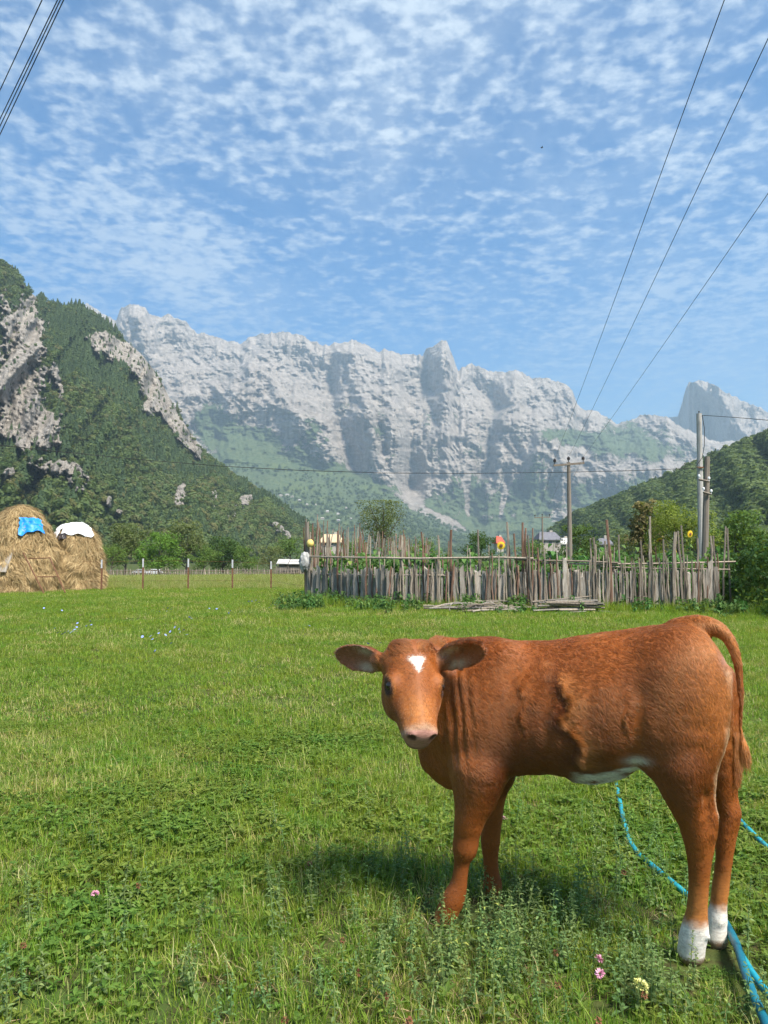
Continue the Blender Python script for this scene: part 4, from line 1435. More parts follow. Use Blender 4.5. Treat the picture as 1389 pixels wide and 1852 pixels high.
    for v in bm.verts:
        v.co.z *= 1.2 if v.co.z > 0 else 1.05
    ring = bmesh.ops.create_cone(bm, cap_ends=True, segments=12, radius1=.04, radius2=.035, depth=.06, matrix=Matrix.Translation((0, 0, -.125)))
    me = bpy.data.meshes.new("plastic_canister"); bm.to_mesh(me); bm.free(); me.materials.append(simple_mat("yellow_plastic", (.62, .47, .12), (.72, .57, .20), 9, .5, .1))
    me.polygons.foreach_set('use_smooth', np.ones(len(me.polygons), bool))
    o = bpy.data.objects.new("plastic_canister", me); COL.objects.link(o); o.location = at(561, 983, p.y - .13)
    tag(o, "rounded yellow plastic canister hung upside down on the corner post", "canister")


build_garden_fence()


# ------------------------------------------------------------------ piles of cut wood by the fence
def build_wood_piles():
    r = np.random.default_rng(73)
    root_p = on_ground(1038, 1110)
    root = empty("plank_pile", root_p, 0, "flat pile of grey boards and poles before the garden fence", "wood pile")
    for k in range(26):
        L = r.uniform(.7, 1.45); z = .02 + .011 * k
        o = MB().box((0, 0, 0), (L, r.uniform(.05, .12), .022)).build("board", M_WOOD, root) if k % 3 else MB().tube([(-L / 2, 0, 0), (0, r.normal() * .03, 0), (L / 2, 0, 0)], [.028, .026, .018], 6).build("branch", M_STICK, root)
        o.location = (r.normal() * .12, r.uniform(-.05, .75), z)
        o.rotation_euler = (r.normal() * .05, r.normal() * .04, r.normal() * .16)
    root_p = on_ground(870, 1108)
    root = empty("branch_pile", root_p, 0, "loose heap of bent pale branches before the garden fence", "wood pile")
    for k in range(34):
        L = r.uniform(.5, 1.5); a = r.normal() * .35; bend = r.normal() * .22
        z = r.uniform(.02, .15)
        pts = [(-L / 2 * math.cos(a), -L / 2 * math.sin(a), z), (0, bend * .5, z + abs(bend) * .5), (L / 2 * math.cos(a), L / 2 * math.sin(a), z + r.normal() * .03)]
        mid = [tuple((1 - t) ** 2 * p0 + 2 * t * (1 - t) * p1 + t * t * p2 for p0, p1, p2 in zip(*pts)) for t in np.linspace(0, 1, 6)]
        o = MB().tube(mid, [.018, .018, .017, .015, .012, .008], 5).build("branch", M_WOOD if k % 3 == 0 else M_STICK, root)
        o.location = (r.normal() * .40, r.uniform(-.1, .8), 0)
    for cx, rr_, z in ((826, .17, .10), (884, .22, .06), (868, .13, .08)):
        pts = [(math.cos(t) * rr_, r.normal() * .02, math.sin(t) * rr_ * .8 + z) for t in np.linspace(-.4, 3.6, 12)]
        o = MB().tube(pts, .012, 5).build("hoop", M_WOOD, root)
        o.location = on_ground(cx, 1108) - root_p
    root = empty("pole_on_ground", on_ground(770, 1100), 0, "long grey pole lying in the grass along the fence foot", "pole")
    MB().tube([(-.6, .1, .05), (.1, .15, .06), (.8, .1, .05)], [.03, .03, .02], 6).build("shaft", M_STICK, root)


build_wood_piles()


# ------------------------------------------------------------------ poles and overhead lines
def pole_base(px, Y):
    x = (px - W_PX / 2) / F_PX * Y
    return Vector((x, Y, gz(x, Y) - .1))


def insulator(mb, p, s=1.0):
    mb.tube([p, p + Vector((0, 0, .08 * s)), p + Vector((0, 0, .09 * s)), p + Vector((0, 0, .16 * s)), p + Vector((0, 0, .20 * s))], [.018 * s, .018 * s, .055 * s, .06 * s, .03 * s], 8)


def t_pole(px, top_py, Y, arm_px, tilt, label):
    b = pole_base(px, Y)
    top = at(px, top_py, Y)
    h = top.z - b.z
    root = empty("power_pole", b, 0, label, "utility pole", "power poles with crossarm")
    MB().tube([(0, 0, 0), (.01, 0, h * .5), (0, 0, h)], [.15, .125, .095], 10).build("pole", M_POLEWOOD, root)
    w = arm_px * Y / F_PX
    arm = MB().box((0, -.08, h - .12), (w, .09, .11), Euler((0, R(-tilt), 0))).build("crossarm", M_POLEWOOD, root)
    att = []
    for sx in (-.46, 0, .46):
        mb = MB(); p = Vector((sx * w, -.08, h - .06 + sx * w * math.sin(R(tilt)))) if sx else Vector((0, 0, h))
        insulator(mb, p, 1.5)
        mb.build("insulator", M_INSUL, root)
        att.append(b + p + Vector((0, 0, .28)))
    return att


def wire(pts, rad, label, name="power_line", group=None):
    p0 = Vector(pts[0])
    o = MB().tube([Vector(p) - p0 for p in pts], rad, 5).build(name, M_WIRE)
    o.location = p0
    tag(o, label, "wire", group)


def span(a, b, sag, n=24):
    a, b = Vector(a), Vector(b)
    return [a.lerp(b, i / n) - Vector((0, 0, sag * 4 * (i / n) * (1 - i / n))) for i in range(n + 1)]


def build_lines():
    att = t_pole(1030, 836, 42.0, 56, 4.5, "wooden power pole with three insulators rising behind the garden fence")
    att2 = t_pole(981, 934, 95.0, 29, 2.0, "small distant power pole with crossarm behind the fence")
    ends = [((1310, 0, 8.0), "leftmost of the three power lines running up to the right"), ((1389, 70, 8.5), "middle one of the three power lines running up to the right"), ((1389, 350, 12.0), "rightmost of the three power lines running up to the right")]
    for a, (e, lab) in zip(att, ends):
        q = at(*e)
        k = 1.75
        far = a + (q - a) * k
        pts = span(a, far, .0, 40)
        # hang of the wire, zero at both seen ends
        tq = 1 / k
        pts = [p - Vector((0, 0, .9 * (i / 40) * abs(i / 40 - tq) * (1 if i / 40 < tq else -.6))) for i, p in enumerate(pts)]
        wire(pts, .0055, lab, group="power lines on the right")
    for a, b_, lab in zip(att, att2, ("left", "middle", "right")):
        wire(span(a, b_, .5), .006, "%s wire sagging from the near power pole to the distant one" % lab, group="wires between the two power poles")
    for i, ((a, b_), lab) in enumerate(zip((((76, 0), (0, 163)), ((104, 0), (0, 215)), ((109, 0), (0, 228)), ((115, 0), (0, 243))), ("outermost wire across the top left corner of the sky", "second wire across the top left corner, first of three close together", "middle of three close wires across the top left corner", "innermost of three close wires across the top left corner"))):
        A = at(*a, 8.0); B = at(*b_, 9.5 + .05 * i)
        dvec = B - A
        wire([A - dvec * 4, A, B, B + dvec * 6], .006, lab, group="wires in the top left corner")
    # concrete pole and the brown stub beside it
    b = pole_base(1268, 30.0); top = at(1269, 748, 30.0); h = top.z - b.z
    root = empty("concrete_pole", b, 0, "pale tall concrete pole on the right behind the garden fence", "utility pole")
    MB().tube([(0, 0, 0), (0, 0, h * .5), (.02, 0, h)], [.13, .115, .10], 10).build("pole", M_CONCRETE, root)
    mb = MB(); insulator(mb, Vector((.02, 0, h)), .5); mb.build("insulator", M_INSUL, root)
    br = MB().box((-.02, -.14, at(1268, 846, 30).z - b.z), (.3, .05, .05)).build("bracket", M_RUST, root)
    b2 = pole_base(1271, 28.6); top2 = at(1279, 826, 28.6); v = top2 - b2
    root2 = empty("wooden_pole", b2, 0, "shorter brown wooden pole with two small crossarms beside the concrete pole", "utility pole")
    MB().tube([(0, 0, 0), v * .5, v], [.13, .12, .10], 10).build("pole", M_POLEWOOD, root2)
    for py, x0, x1 in ((870, 1264, 1282), (893, 1272, 1286)):
        a, c = at(x0, py - 3, 28.4) - b2, at(x1, py + 1, 28.4) - b2
        arm = MB().tube([a, c], .045, 6).build("crossarm", M_POLEWOOD, root2)
        for q in (a, c):
            mb = MB(); insulator(mb, q + Vector((0, -.02, .02)), .8); mb.build("insulator", M_PORCEL, arm)
    ptop, pbr = at(1270, 751, 29.8), at(1264, 846, 29.8)
    wire([ptop, at(1330, 755, 29.0), at(1389, 760, 28.0), at(1470, 768, 26.5)], .011, "black cable leaving the concrete pole's top to the right")
    wire([ptop, at(1274, 775, 29.75), at(1274, 805, 29.75), at(1270, 828, 29.75), at(1258, 844, 29.75), pbr], .013, "black cable looping down from the concrete pole's top")
    line = [(1250, 847, 29.5), (1150, 851, 29.3), (1000, 854.5, 29), (850, 856, 28.5), (700, 855.5, 28), (550, 851, 27.5), (400, 843, 27), (250, 831, 26.3), (100, 816, 25.6), (0, 805, 25), (-150, 786, 24), (-400, 750, 22)]
    wire([pbr] + [at(*q) for q in line], .011, "long black cable sagging across the valley to the left")


build_lines()


# ------------------------------------------------------------------ trees and bushes near the field
T_MID = leaf_mat("leaves_mid_green", (0.062, 0.125, 0.023), (0.119, 0.187, 0.037), trans=.3, scale=.6)
T_BRIGHT = leaf_mat("leaves_bright_green", (0.064, 0.154, 0.015), (0.109, 0.211, 0.028), trans=.3, scale=.6)
T_DARK = leaf_mat("leaves_dark_green", (0.034, 0.079, 0.018), (0.068, 0.118, 0.027), trans=.25, scale=.6)
T_OLIVE = leaf_mat("leaves_olive", (0.095, 0.118, 0.039), (0.151, 0.168, 0.062), trans=.3, scale=.6)
T_YELLOW = leaf_mat("leaves_yellow_green", (0.139, 0.189, 0.025), (0.214, 0.246, 0.044), trans=.35, scale=.6)
T_RUST = leaf_mat("leaves_rusty", (0.133, 0.116, 0.044), (0.188, 0.150, 0.061), trans=.25, scale=.6)
T_HEDGE = leaf_mat("hedge_leaves", (0.026, 0.071, 0.013), (0.056, 0.117, 0.021), trans=.25, scale=1.5)


def tree(name, px, top_py, wpx, Y, mat, label, cat="tree", group=None, seed=1, n=2600, leafs=None, base_py=None, upright=0.0, gap=.25):
    """trunk, forking limbs, and leaves in clumps round the twigs"""
    r = np.random.default_rng(seed)
    x = (px - W_PX / 2) / F_PX * Y
    z0 = gz(x, Y)
    h = at(px, top_py, Y).z - z0
    w = wpx * Y / F_PX
    root = empty(name, (x, Y, z0 - .05), r.uniform(0, 6.28), label, cat, group)
    mb = MB()
    tips = []
    th = h * .22
    mb.tube([(0, 0, 0), (r.normal() * .03 * h, r.normal() * .03 * h, th), (r.normal() * .02 * h, r.normal() * .02 * h, h * .72)], [h * .026, h * .019, h * .006], 7)
    nb = 13
    for k in range(nb):
        z = h * r.uniform(.12, .66)
        a = k * 2.4 + r.normal() * .3
        reach = w * .5 * r.uniform(.6, 1.0) * (1 - .35 * (z / h))
        rise = h * r.uniform(.10, .30) + upright * h * .2
        e = np.array([math.cos(a) * reach, math.sin(a) * reach, min(z + rise, h * .97)])
        m_ = np.array([e[0] * .45, e[1] * .45, z + rise * .35])
        mb.tube([(0, 0, z * .95), tuple(m_), tuple(e)], [h * .010, h * .006, h * .0025], 5, cap=False)
        for q in range(4):
            t = r.uniform(.35, 1.0)
            p = m_ * (1 - t) + e * t + r.normal(size=3) * np.array([.09 * w, .09 * w, .06 * h])
            tips.append(p)
    for q in range(16):
        tips.append(np.array([r.normal() * w * .15, r.normal() * w * .15, h * r.uniform(.68, .97)]))
    mb.build("trunk", M_BARK, root)
    tips = np.array(tips)
    keep = r.uniform(size=len(tips)) > gap
    tips = tips[keep] if keep.sum() > 8 else tips
    cr = r.uniform(.55, 1.15, len(tips)) * min(w * .22, h * .16)
    k = r.integers(0, len(tips), n)
    u = r.normal(size=(n, 3)); u /= np.linalg.norm(u, axis=1, keepdims=True)
    rr = r.uniform(.25, 1, n) ** .5
    P = tips[k] + u * (cr[k] * rr)[:, None] * np.array([1, 1, .8 + upright])
    P[:, 2] = np.clip(P[:, 2], .04 * h, h * 1.02)
    nrm = u * .6 + r.normal(size=(n, 3)) * .5 + np.array([0, 0, .5]); nrm /= np.linalg.norm(nrm, axis=1, keepdims=True)
    d = np.cross(nrm, r.normal(size=(n, 3))); d /= np.linalg.norm(d, axis=1, keepdims=True)
    s = np.cross(nrm, d)
    L = (leafs or .050 * max(h, 2.5)) * r.uniform(.6, 1.4, n)[:, None]
    wv = L * .42
    V = np.stack([P - d * L * .5, P - s * wv * .5 + nrm * L * .05, P + d * L * .5 - nrm * L * .08, P + s * wv * .5 + nrm * L * .05], 1).reshape(-1, 3)
    f = np.arange(n)[:, None] * 4 + np.array([[0, 1, 2, 3]])
    mesh_np("crown", V, f, mat, root)
    return root


def build_trees():
    G = "trees at the foot of the left hillside"
    tree("broadleaf_tree", 292, 962, 92, 112, T_BRIGHT, "bright green bushy tree right of the haystacks", group=G, seed=3, n=5200, gap=.05)
    tree("broadleaf_tree", 226, 948, 90, 128, T_OLIVE, "olive green tree between the haystacks and the bright green tree", group=G, seed=4, n=4200, gap=.1)
    tree("broadleaf_tree", 370, 985, 62, 105, T_MID, "small mid green tree left of the darkest tree", group=G, seed=5, n=3000, gap=.1)
    tree("broadleaf_tree", 407, 972, 76, 110, T_DARK, "darkest round tree in the row below the left hillside", group=G, seed=6, n=4200, gap=.05)
    tree("broadleaf_tree", 446, 988, 56, 106, T_MID, "low green tree right of the darkest tree", group=G, seed=7, n=2800, gap=.1)
    tree("broadleaf_tree", 335, 942, 80, 150, T_OLIVE, "tall pale olive tree behind the bright green one", group=G, seed=8, n=3600, gap=.15)
    tree("broadleaf_tree", 205, 985, 60, 118, T_MID, "mid green tree just right of the shorter haystack", group=G, seed=9, n=2800, gap=.1)
    tree("broadleaf_tree", 490, 985, 60, 140, T_OLIVE, "pale tree above the small shed roofs", group=G, seed=10, n=2600, gap=.1)
    tree("broadleaf_tree", 525, 970, 70, 170, T_MID, "green tree left of the fence corner beyond the shed", group=G, seed=11, n=2600, gap=.1)
    G = "trees behind the garden"
    tree("slender_tree", 694, 908, 92, 48, T_OLIVE, "loose feathery tree rising behind the left part of the garden fence", group=G, seed=12, n=4600, leafs=.13, upright=.7, gap=.3)
    tree("broadleaf_tree", 870, 962, 66, 62, T_DARK, "small dark tree behind the fence near the middle sunflower", group=G, seed=13, n=3000, gap=.1)
    tree("broadleaf_tree", 640, 975, 80, 70, T_MID, "low green tree behind the left end of the fence", group=G, seed=14, n=2600, gap=.1)
    tree("broadleaf_tree", 765, 972, 90, 70, T_MID, "low green tree between the feathery tree and the dark one", group=G, seed=15, n=3200, gap=.1)
    tree("broadleaf_tree", 1048, 948, 84, 64, T_DARK, "dark green tree close beside the wooden power pole", group=G, seed=16, n=4200, gap=.05)
    tree("broadleaf_tree", 1228, 906, 130, 36, T_YELLOW, "yellow-green tree below the concrete pole", group=G, seed=17, n=6500, leafs=.12, gap=.15)
    tree("broadleaf_tree", 1172, 902, 62, 62, T_RUST, "rusty olive tree left of the yellow-green one", group=G, seed=18, n=3200, gap=.1)
    tree("broadleaf_tree", 1130, 958, 70, 66, T_OLIVE, "low olive tree right of the dark green one", group=G, seed=19, n=2600, gap=.1)
    tree("broadleaf_tree", 960, 975, 60, 90, T_MID, "small green tree behind the distant power pole", group=G, seed=20, n=2200, gap=.1)
    tree("broadleaf_tree", 1330, 925, 100, 46, T_MID, "green tree behind the hedge at the right edge", group=G, seed=22, n=3600, gap=.1)


def build_hedge():
    r = np.random.default_rng(83)
    base = Vector((11.35, 16.6, 0))
    root = empty("hedge", base, 0, "dense dark green hedge at the right end of the fence", "hedge")
    n = 26000
    # a rounded mass; leaves on and just under its skin
    th = r.uniform(0, 2 * math.pi, n); ph = np.arccos(r.uniform(0, 1, n))
    u = np.stack([np.sin(ph) * np.cos(th), np.sin(ph) * np.sin(th), np.cos(ph)], 1)
    box = np.sign(u) * np.abs(u) ** .62
    lump = 1 + .20 * fbm(box[:, 0] * 3.2, box[:, 1] * 3.2, box[:, 2] * 3.2, 4, seed=85)
    P = box * np.array([3.2, 3.6, 2.2]) * (lump * (1 - .22 * r.uniform(0, 1, n) ** 2))[:, None]
    P[:, 2] *= 1 + .18 * (P[:, 0] / 3.0)
    nrm = u + r.normal(size=(n, 3)) * .6 + np.array([0, 0, .35]); nrm /= np.linalg.norm(nrm, axis=1, keepdims=True)
    d = np.cross(nrm, r.normal(size=(n, 3))); d /= np.linalg.norm(d, axis=1, keepdims=True); d[:, 2] -= .35; d /= np.linalg.norm(d, axis=1, keepdims=True)
    s = np.cross(nrm, d)
    L = r.uniform(.07, .15, n)[:, None]; w = L * .55
    V = np.stack([P, P + d * L * .5 - s * w * .5, P + d * L - nrm * L * .15, P + d * L * .5 + s * w * .5], 1).reshape(-1, 3)
    o = mesh_np("foliage", V, np.arange(n)[:, None] * 4 + np.array([[0, 1, 2, 3]]), T_HEDGE, root)
    mb = MB()
    for k in range(40):
        a = r.uniform(0, 6.28); q = r.uniform(.2, .85)
        x, y = math.cos(a) * 2.8 * q, math.sin(a) * 3.2 * q
        mb.tube([(x * .7, y * .7, 0), (x * .9, y * .9, .9), (x * 1.05, y * 1.05, r.uniform(1.3, 1.9))], [.035, .025, .010], 5)
    mb.build("branches", M_BARK, root)


build_trees()
build_hedge()


# ------------------------------------------------------------------ the garden behind the fence
def broad_plant(seed, h, lw, n):
    r = np.random.default_rng(seed)
    A = Acc()
    mb = MB().tube([(0, 0, 0), (r.normal() * .03, r.normal() * .03, h * .5), (r.normal() * .05, r.normal() * .05, h)], [.012, .010, .006], 5)
    A.add(([np.array(v) for v in mb.v], mb.f), 0)
    for k in range(n):
        t = r.uniform(.15, 1); a = r.uniform(0, 6.28)
        d = np.array([math.cos(a), math.sin(a), r.uniform(-.5, .4)])
        A.add(leaf((d[0] * .02, d[1] * .02, h * t), d, np.array([0, 0, 1.0]), lw * r.uniform(.6, 1.2), lw * r.uniform(.4, .7), .12, .6), 0)
    return A.obj("plant", [G_DOCK])


def build_garden():
    r = np.random.default_rng(89)
    src = [broad_plant(800 + i, .55 + .12 * i, .20, 20) for i in range(4)] + [broad_plant(820 + i, 1.1 + .2 * i, .26, 30) for i in range(3)]
    n = 900
    px = r.uniform(575, 1320, n)
    dy = r.uniform(.25, 6.0, n)
    P = []
    for a, d in zip(px, dy):
        f = fence_at(a); s = (f.y + d) / f.y
        P.append((f.x * s, f.y * s, gz(f.x * s, f.y * s)))
    ii = np.where(r.uniform(size=n) < .75, r.integers(0, 4, n), r.integers(4, 7, n))
    rot = np.stack([r.normal(size=n) * .08, r.normal(size=n) * .08, r.uniform(0, 6.28, n)], -1)
    points_instancer("garden_plants", np.array(P), rot, r.uniform(.7, 1.1, n), ii, src, "leafy vegetable plants crowding the garden behind the fence", "plants")
    # weeds along the outside of the fence
    src2 = [broad_plant(840 + i, .16 + .07 * i, .11, 16) for i in range(4)]
    pp = []
    for k in range(420):
        c, s_, y0 = [(610, 45, 1092), (700, 30, 1100), (935, 14, 1102), (850, 10, 1100), (1200, 70, 1102), (1330, 40, 1108), (540, 22, 1098)][r.integers(7)]
        g = on_ground(r.normal(c, s_), r.normal(y0, 4)); pp.append((g.x, g.y, gz(g.x, g.y)))
    m = len(pp)
    rot = np.stack([r.normal(size=m) * .15, r.normal(size=m) * .15, r.uniform(0, 6.28, m)], -1)
    points_instancer("fence_weeds", np.array(pp), rot, r.uniform(.6, 1.2, m), r.integers(0, 4, m), src2, "leafy green weeds along the foot of the garden fence", "weeds")

    def sunflower(px, py, Y, size, face, label, droop=.15):
        p = at(px, py, Y); z0 = gz(p.x, p.y); h = p.z - z0
        root = empty("sunflower", (p.x, p.y, z0), 0, label, "sunflower", "sunflowers in the garden")
        MB().tube([(0, .05, 0), (.02, .05, h * .6), (0, .05, h * .97), (0, .0, h)], [.016, .014, .010, .008], 6).build("stem", G_DOCK, root)
        A = Acc()
        for ring, (L, o_) in enumerate(((size, 0), (size * .86, .11))):
            for k in range(19):
                a = k * 6.283 / 19 + o_
                d = np.array([math.cos(a), 0.12 - .1 * ring, math.sin(a)])
                A.add(leaf(np.array([math.cos(a), 0, math.sin(a)]) * size * .34, d, np.array([0, -1.0, 0]), L * .72, L * .24, .08, .12), 0)
        q = A.obj("petals", [M_YEL], link=True); q.parent = root; q.location = (0, -.02, h); q.rotation_euler = (droop, 0, face)
        c = MB().tube([(0, .03, 0), (0, -.012, 0), (0, -.022, 0)], [size * .40, size * .40, size * .26], 16).build("disc", M_BROWN, root); c.location = (0, -.02, h); c.rotation_euler = (droop, 0, face)
        for k in range(7):
            B = Acc(); a = k * 2.4
            B.add(leaf((0, 0, 0), np.array([math.cos(a), math.sin(a) * .5, -.1]), np.array([0, 0, 1.0]), size * 1.6, size * 1.1, .1, .6), 0)
            o = B.obj("leaf", [G_DOCK], link=True); o.parent = root; o.location = (.01, .05, h * (.35 + .08 * k))
    sunflower(906, 987, 20.2, .115, .1, "round sunflower facing the camera over the middle of the fence")
    sunflower(1248, 966, 20.0, .100, .5, "highest sunflower right of the thick pale post")
    sunflower(1193, 977, 20.0, .095, 0, "wilting sunflower left of the thick pale post", 1.0)
    sunflower(1221, 1001, 20.4, .085, .9, "lowest sunflower half hidden behind the thick pale post", .4)


build_garden()


# ------------------------------------------------------------------ houses, shed, vehicles
M_WALL = simple_mat("house_plaster", (.34, .31, .27), (.42, .39, .34), 1.0, .9, .1, rnd=.12)
M_STONE = simple_mat("house_stone", (.28, .25, .22), (.40, .36, .32), 2.0, .9, .4, rnd=.1)
M_REDROOF = simple_mat("red_roof", (.36, .07, .045), (.48, .11, .07), 3.0, .8, .3)
M_GREYROOF = simple_mat("grey_roof", (.11, .11, .13), (.17, .17, .19), 3.0, .8, .3)
M_TANROOF = simple_mat("tan_roof", (.48, .36, .22), (.58, .45, .29), 3.0, .8, .3)
M_WHITEROOF = simple_mat("pale_roof", (.40, .385, .36), (.50, .485, .46), 3.0, .8, .2)
M_GLASS = simple_mat("window_glass", (.03, .04, .05), (.06, .07, .08), 1.0, .15, .0, spec=.6)


def house(loc, w, d, h, rh, rz, wall, roof, label, wins=3, group=None, name="house"):
    root = empty(name, loc, rz, label, "house", group)
    MB().box((0, 0, h / 2 - .6), (w, d, h + 1.2)).build("wall", wall, root)
    e = .35
    vs = [(-w / 2 - e, -d / 2 - e, h - .1), (w / 2 + e, -d / 2 - e, h - .1), (w / 2 + e, d / 2 + e, h - .1), (-w / 2 - e, d / 2 + e, h - .1), (-w / 2 + w * .12, 0, h + rh), (w / 2 - w * .12, 0, h + rh),
          (-w / 2 - e, -d / 2 - e, h - .25), (w / 2 + e, -d / 2 - e, h - .25), (w / 2 + e, d / 2 + e, h - .25), (-w / 2 - e, d / 2 + e, h - .25)]
    fs = [(0, 1, 5, 4), (2, 3, 4, 5), (1, 2, 5), (3, 0, 4), (6, 7, 1, 0), (7, 8, 2, 1), (8, 9, 3, 2), (9, 6, 0, 3), (9, 8, 7, 6)]
    rf = MB().add(vs, fs).build("roof", roof, root)
    MB().box((w * .2, d * .1, h + rh * .8), (.6, .6, 1.2)).build("chimney", wall, rf)
    for k in range(wins):
        x = -w / 2 + w * (k + .5) / wins
        f = MB().box((x, -d / 2 - .02, h * .58), (w / wins * .42, .08, h * .32)).build("window", M_GLASS, root)
        MB().box((x, -d / 2 - .06, h * .58 - h * .17), (w / wins * .5, .12, .08)).build("sill", wall, f)
    MB().box((w * .30, -d / 2 - .025, h * .2), (w * .10, .07, h * .42)).build("door", M_POLEWOOD, root)


def slope_point(px, py):
    """where the apron below the range is seen"""
    T = .30 * (1003 - py) / (1003 - 850.0)
    dist = 1500 + 1600 * np.clip(T / .30, 0, 1) ** .85
    return Vector((az_of(px) * dist, dist, CAM_H + tan_of(py) * dist))


def build_buildings():
    def at_house(px, base_py, Y, wpx):
        p = at(px, base_py, Y)
        return (p.x, Y, p.z), wpx * Y / F_PX
    l, w = at_house(990, 990, 150, 38)
    house(l, w, w * .8, 1.6, 1.4, .15, M_STONE, M_GREYROOF, "stone house with dark grey hipped roof behind the distant power pole")
    l, w = at_house(902, 990, 190, 13)
    house(l, w, w, 1.2, 1.6, .3, M_WALL, M_REDROOF, "small house with a red roof above the middle sunflower", 2)
    l, w = at_house(1092, 1000, 120, 22)
    house(l, w, w * .8, 1.5, .8, 0, M_WALL, M_GREYROOF, "small pale house with grey roof right of the dark green tree", 2)
    l, w = at_house(600, 992, 130, 36)
    house(l, w, w * .8, 1.2, 1.2, 0, M_WALL, M_TANROOF, "house with a tan roof behind the fence sticks on the left")
    l, w = at_house(1020, 994, 170, 18)
    house(l, w, w, 1.4, 1.2, .2, M_WALL, M_WHITEROOF, "small house with pale roof left of the wooden power pole", 2)
    # shed with two roofs
    p = at(523, 1034, 70)
    root = empty("shed", (p.x, 70, p.z), 0, "open shed with two pale sheet roofs left of the fence corner", "shed")
    for k, (x, w) in enumerate(((-.55, 1.05), (.58, 1.12))):
        MB().box((x, 0, .92 - .02 * k), (w, 1.6, .05), Euler((R(14), 0, 0))).build("roof", M_WHITEROOF, root)
        MB().box((x, .75, .25), (w * .95, .06, 1.45)).build("back_wall", M_POLEWOOD, root)
        MB().box((x, -.55, .32), (w * .9, .05, .30)).build("front_board", M_POLEWOOD, root)
    for x in (-1.08, 0.0, 1.12):
        MB().box((x, -.62, .15), (.08, .08, 1.3)).build("post", M_POLEWOOD, root)
    # far village on the apron of the range
    spots = [(462, 884, 16, 0), (474, 888, 18, 1), (486, 892, 16, 0), (498, 893, 14, 1), (508, 898, 18, 0), (519, 896, 15, 1), (528, 899, 12, 0), (541, 905, 12, 1), (555, 913, 11, 1), (592, 926, 14, 1), (583, 939, 16, 0), (611, 930, 12, 1), (612, 942, 13, 1), (626, 919, 9, 0), (541, 934, 9, 1), (661, 948, 9, 1), (676, 952, 9, 0), (571, 913, 8, 1), (635, 938, 8, 1)]
    spots.sort()
    for k, (px, py, w, q) in enumerate(spots):
        p = slope_point(px, py)
        ww = w * p.y / F_PX * .42
        house(tuple(p), ww, ww * .6, ww * .28, ww * .22, random.uniform(-.3, .3), M_WALL, M_WHITEROOF if q else M_WALL, "tiny pale house in the far village below the range, %s" % ordinal(k, len(spots)), 3, "houses of the far village")

    def car(px, base_py, Y, wpx, body, label, hgt):
        p = at(px, base_py, Y)
        s = wpx * Y / F_PX
        root = empty("parked_car", (p.x, Y, gz(p.x, Y) - .02), 0, label, "car", "cars parked beyond the picket fence")
        prof = [(-.5, .10), (-.5, .20), (-.46, .235), (-.30, .255), (-.20, .36), (-.12, .39), (.20, .39), (.30, .36), (.42, .25), (.49, .22), (.5, .12), (.48, .09), (-.48, .09)]
        vs = [(x * s, -s * .19, z * s * hgt) for x, z in prof] + [(x * s, s * .19, z * s * hgt) for x, z in prof]
        n = len(prof)
        fs = [tuple(range(n - 1, -1, -1)), tuple(range(n, 2 * n))] + [(k, (k + 1) % n, (k + 1) % n + n, k + n) for k in range(n)]
        MB().add(vs, fs).build("body", body, root)
        for x0, x1 in ((-.19, -.01), (.01, .21)):
            MB().box(((x0 + x1) / 2 * s, -s * .192, .315 * s * hgt), ((x1 - x0) * s, .03, .09 * s * hgt)).build("window", M_GLASS, root)
        for x in (-.32, .31):
            for y in (-.17, .17):
                MB().tube([(x * s, y * s - .09, .085 * s), (x * s, y * s + .09, .085 * s)], .085 * s, 12).build("wheel", M_INSUL, root)
    M_CARW = simple_mat("car_white", (.62, .64, .66), (.68, .70, .72), 1, .35, .0, spec=.5)
    M_CARG = simple_mat("car_silver", (.34, .37, .39), (.42, .45, .47), 1, .35, .0, spec=.5)
    car(252, 1038, 205, 24, M_CARG, "silver-grey car parked beyond the picket fence, left one", .95)
    car(279, 1039, 198, 28, M_CARW, "car with white roof parked beyond the picket fence, right one", .95)


build_buildings()


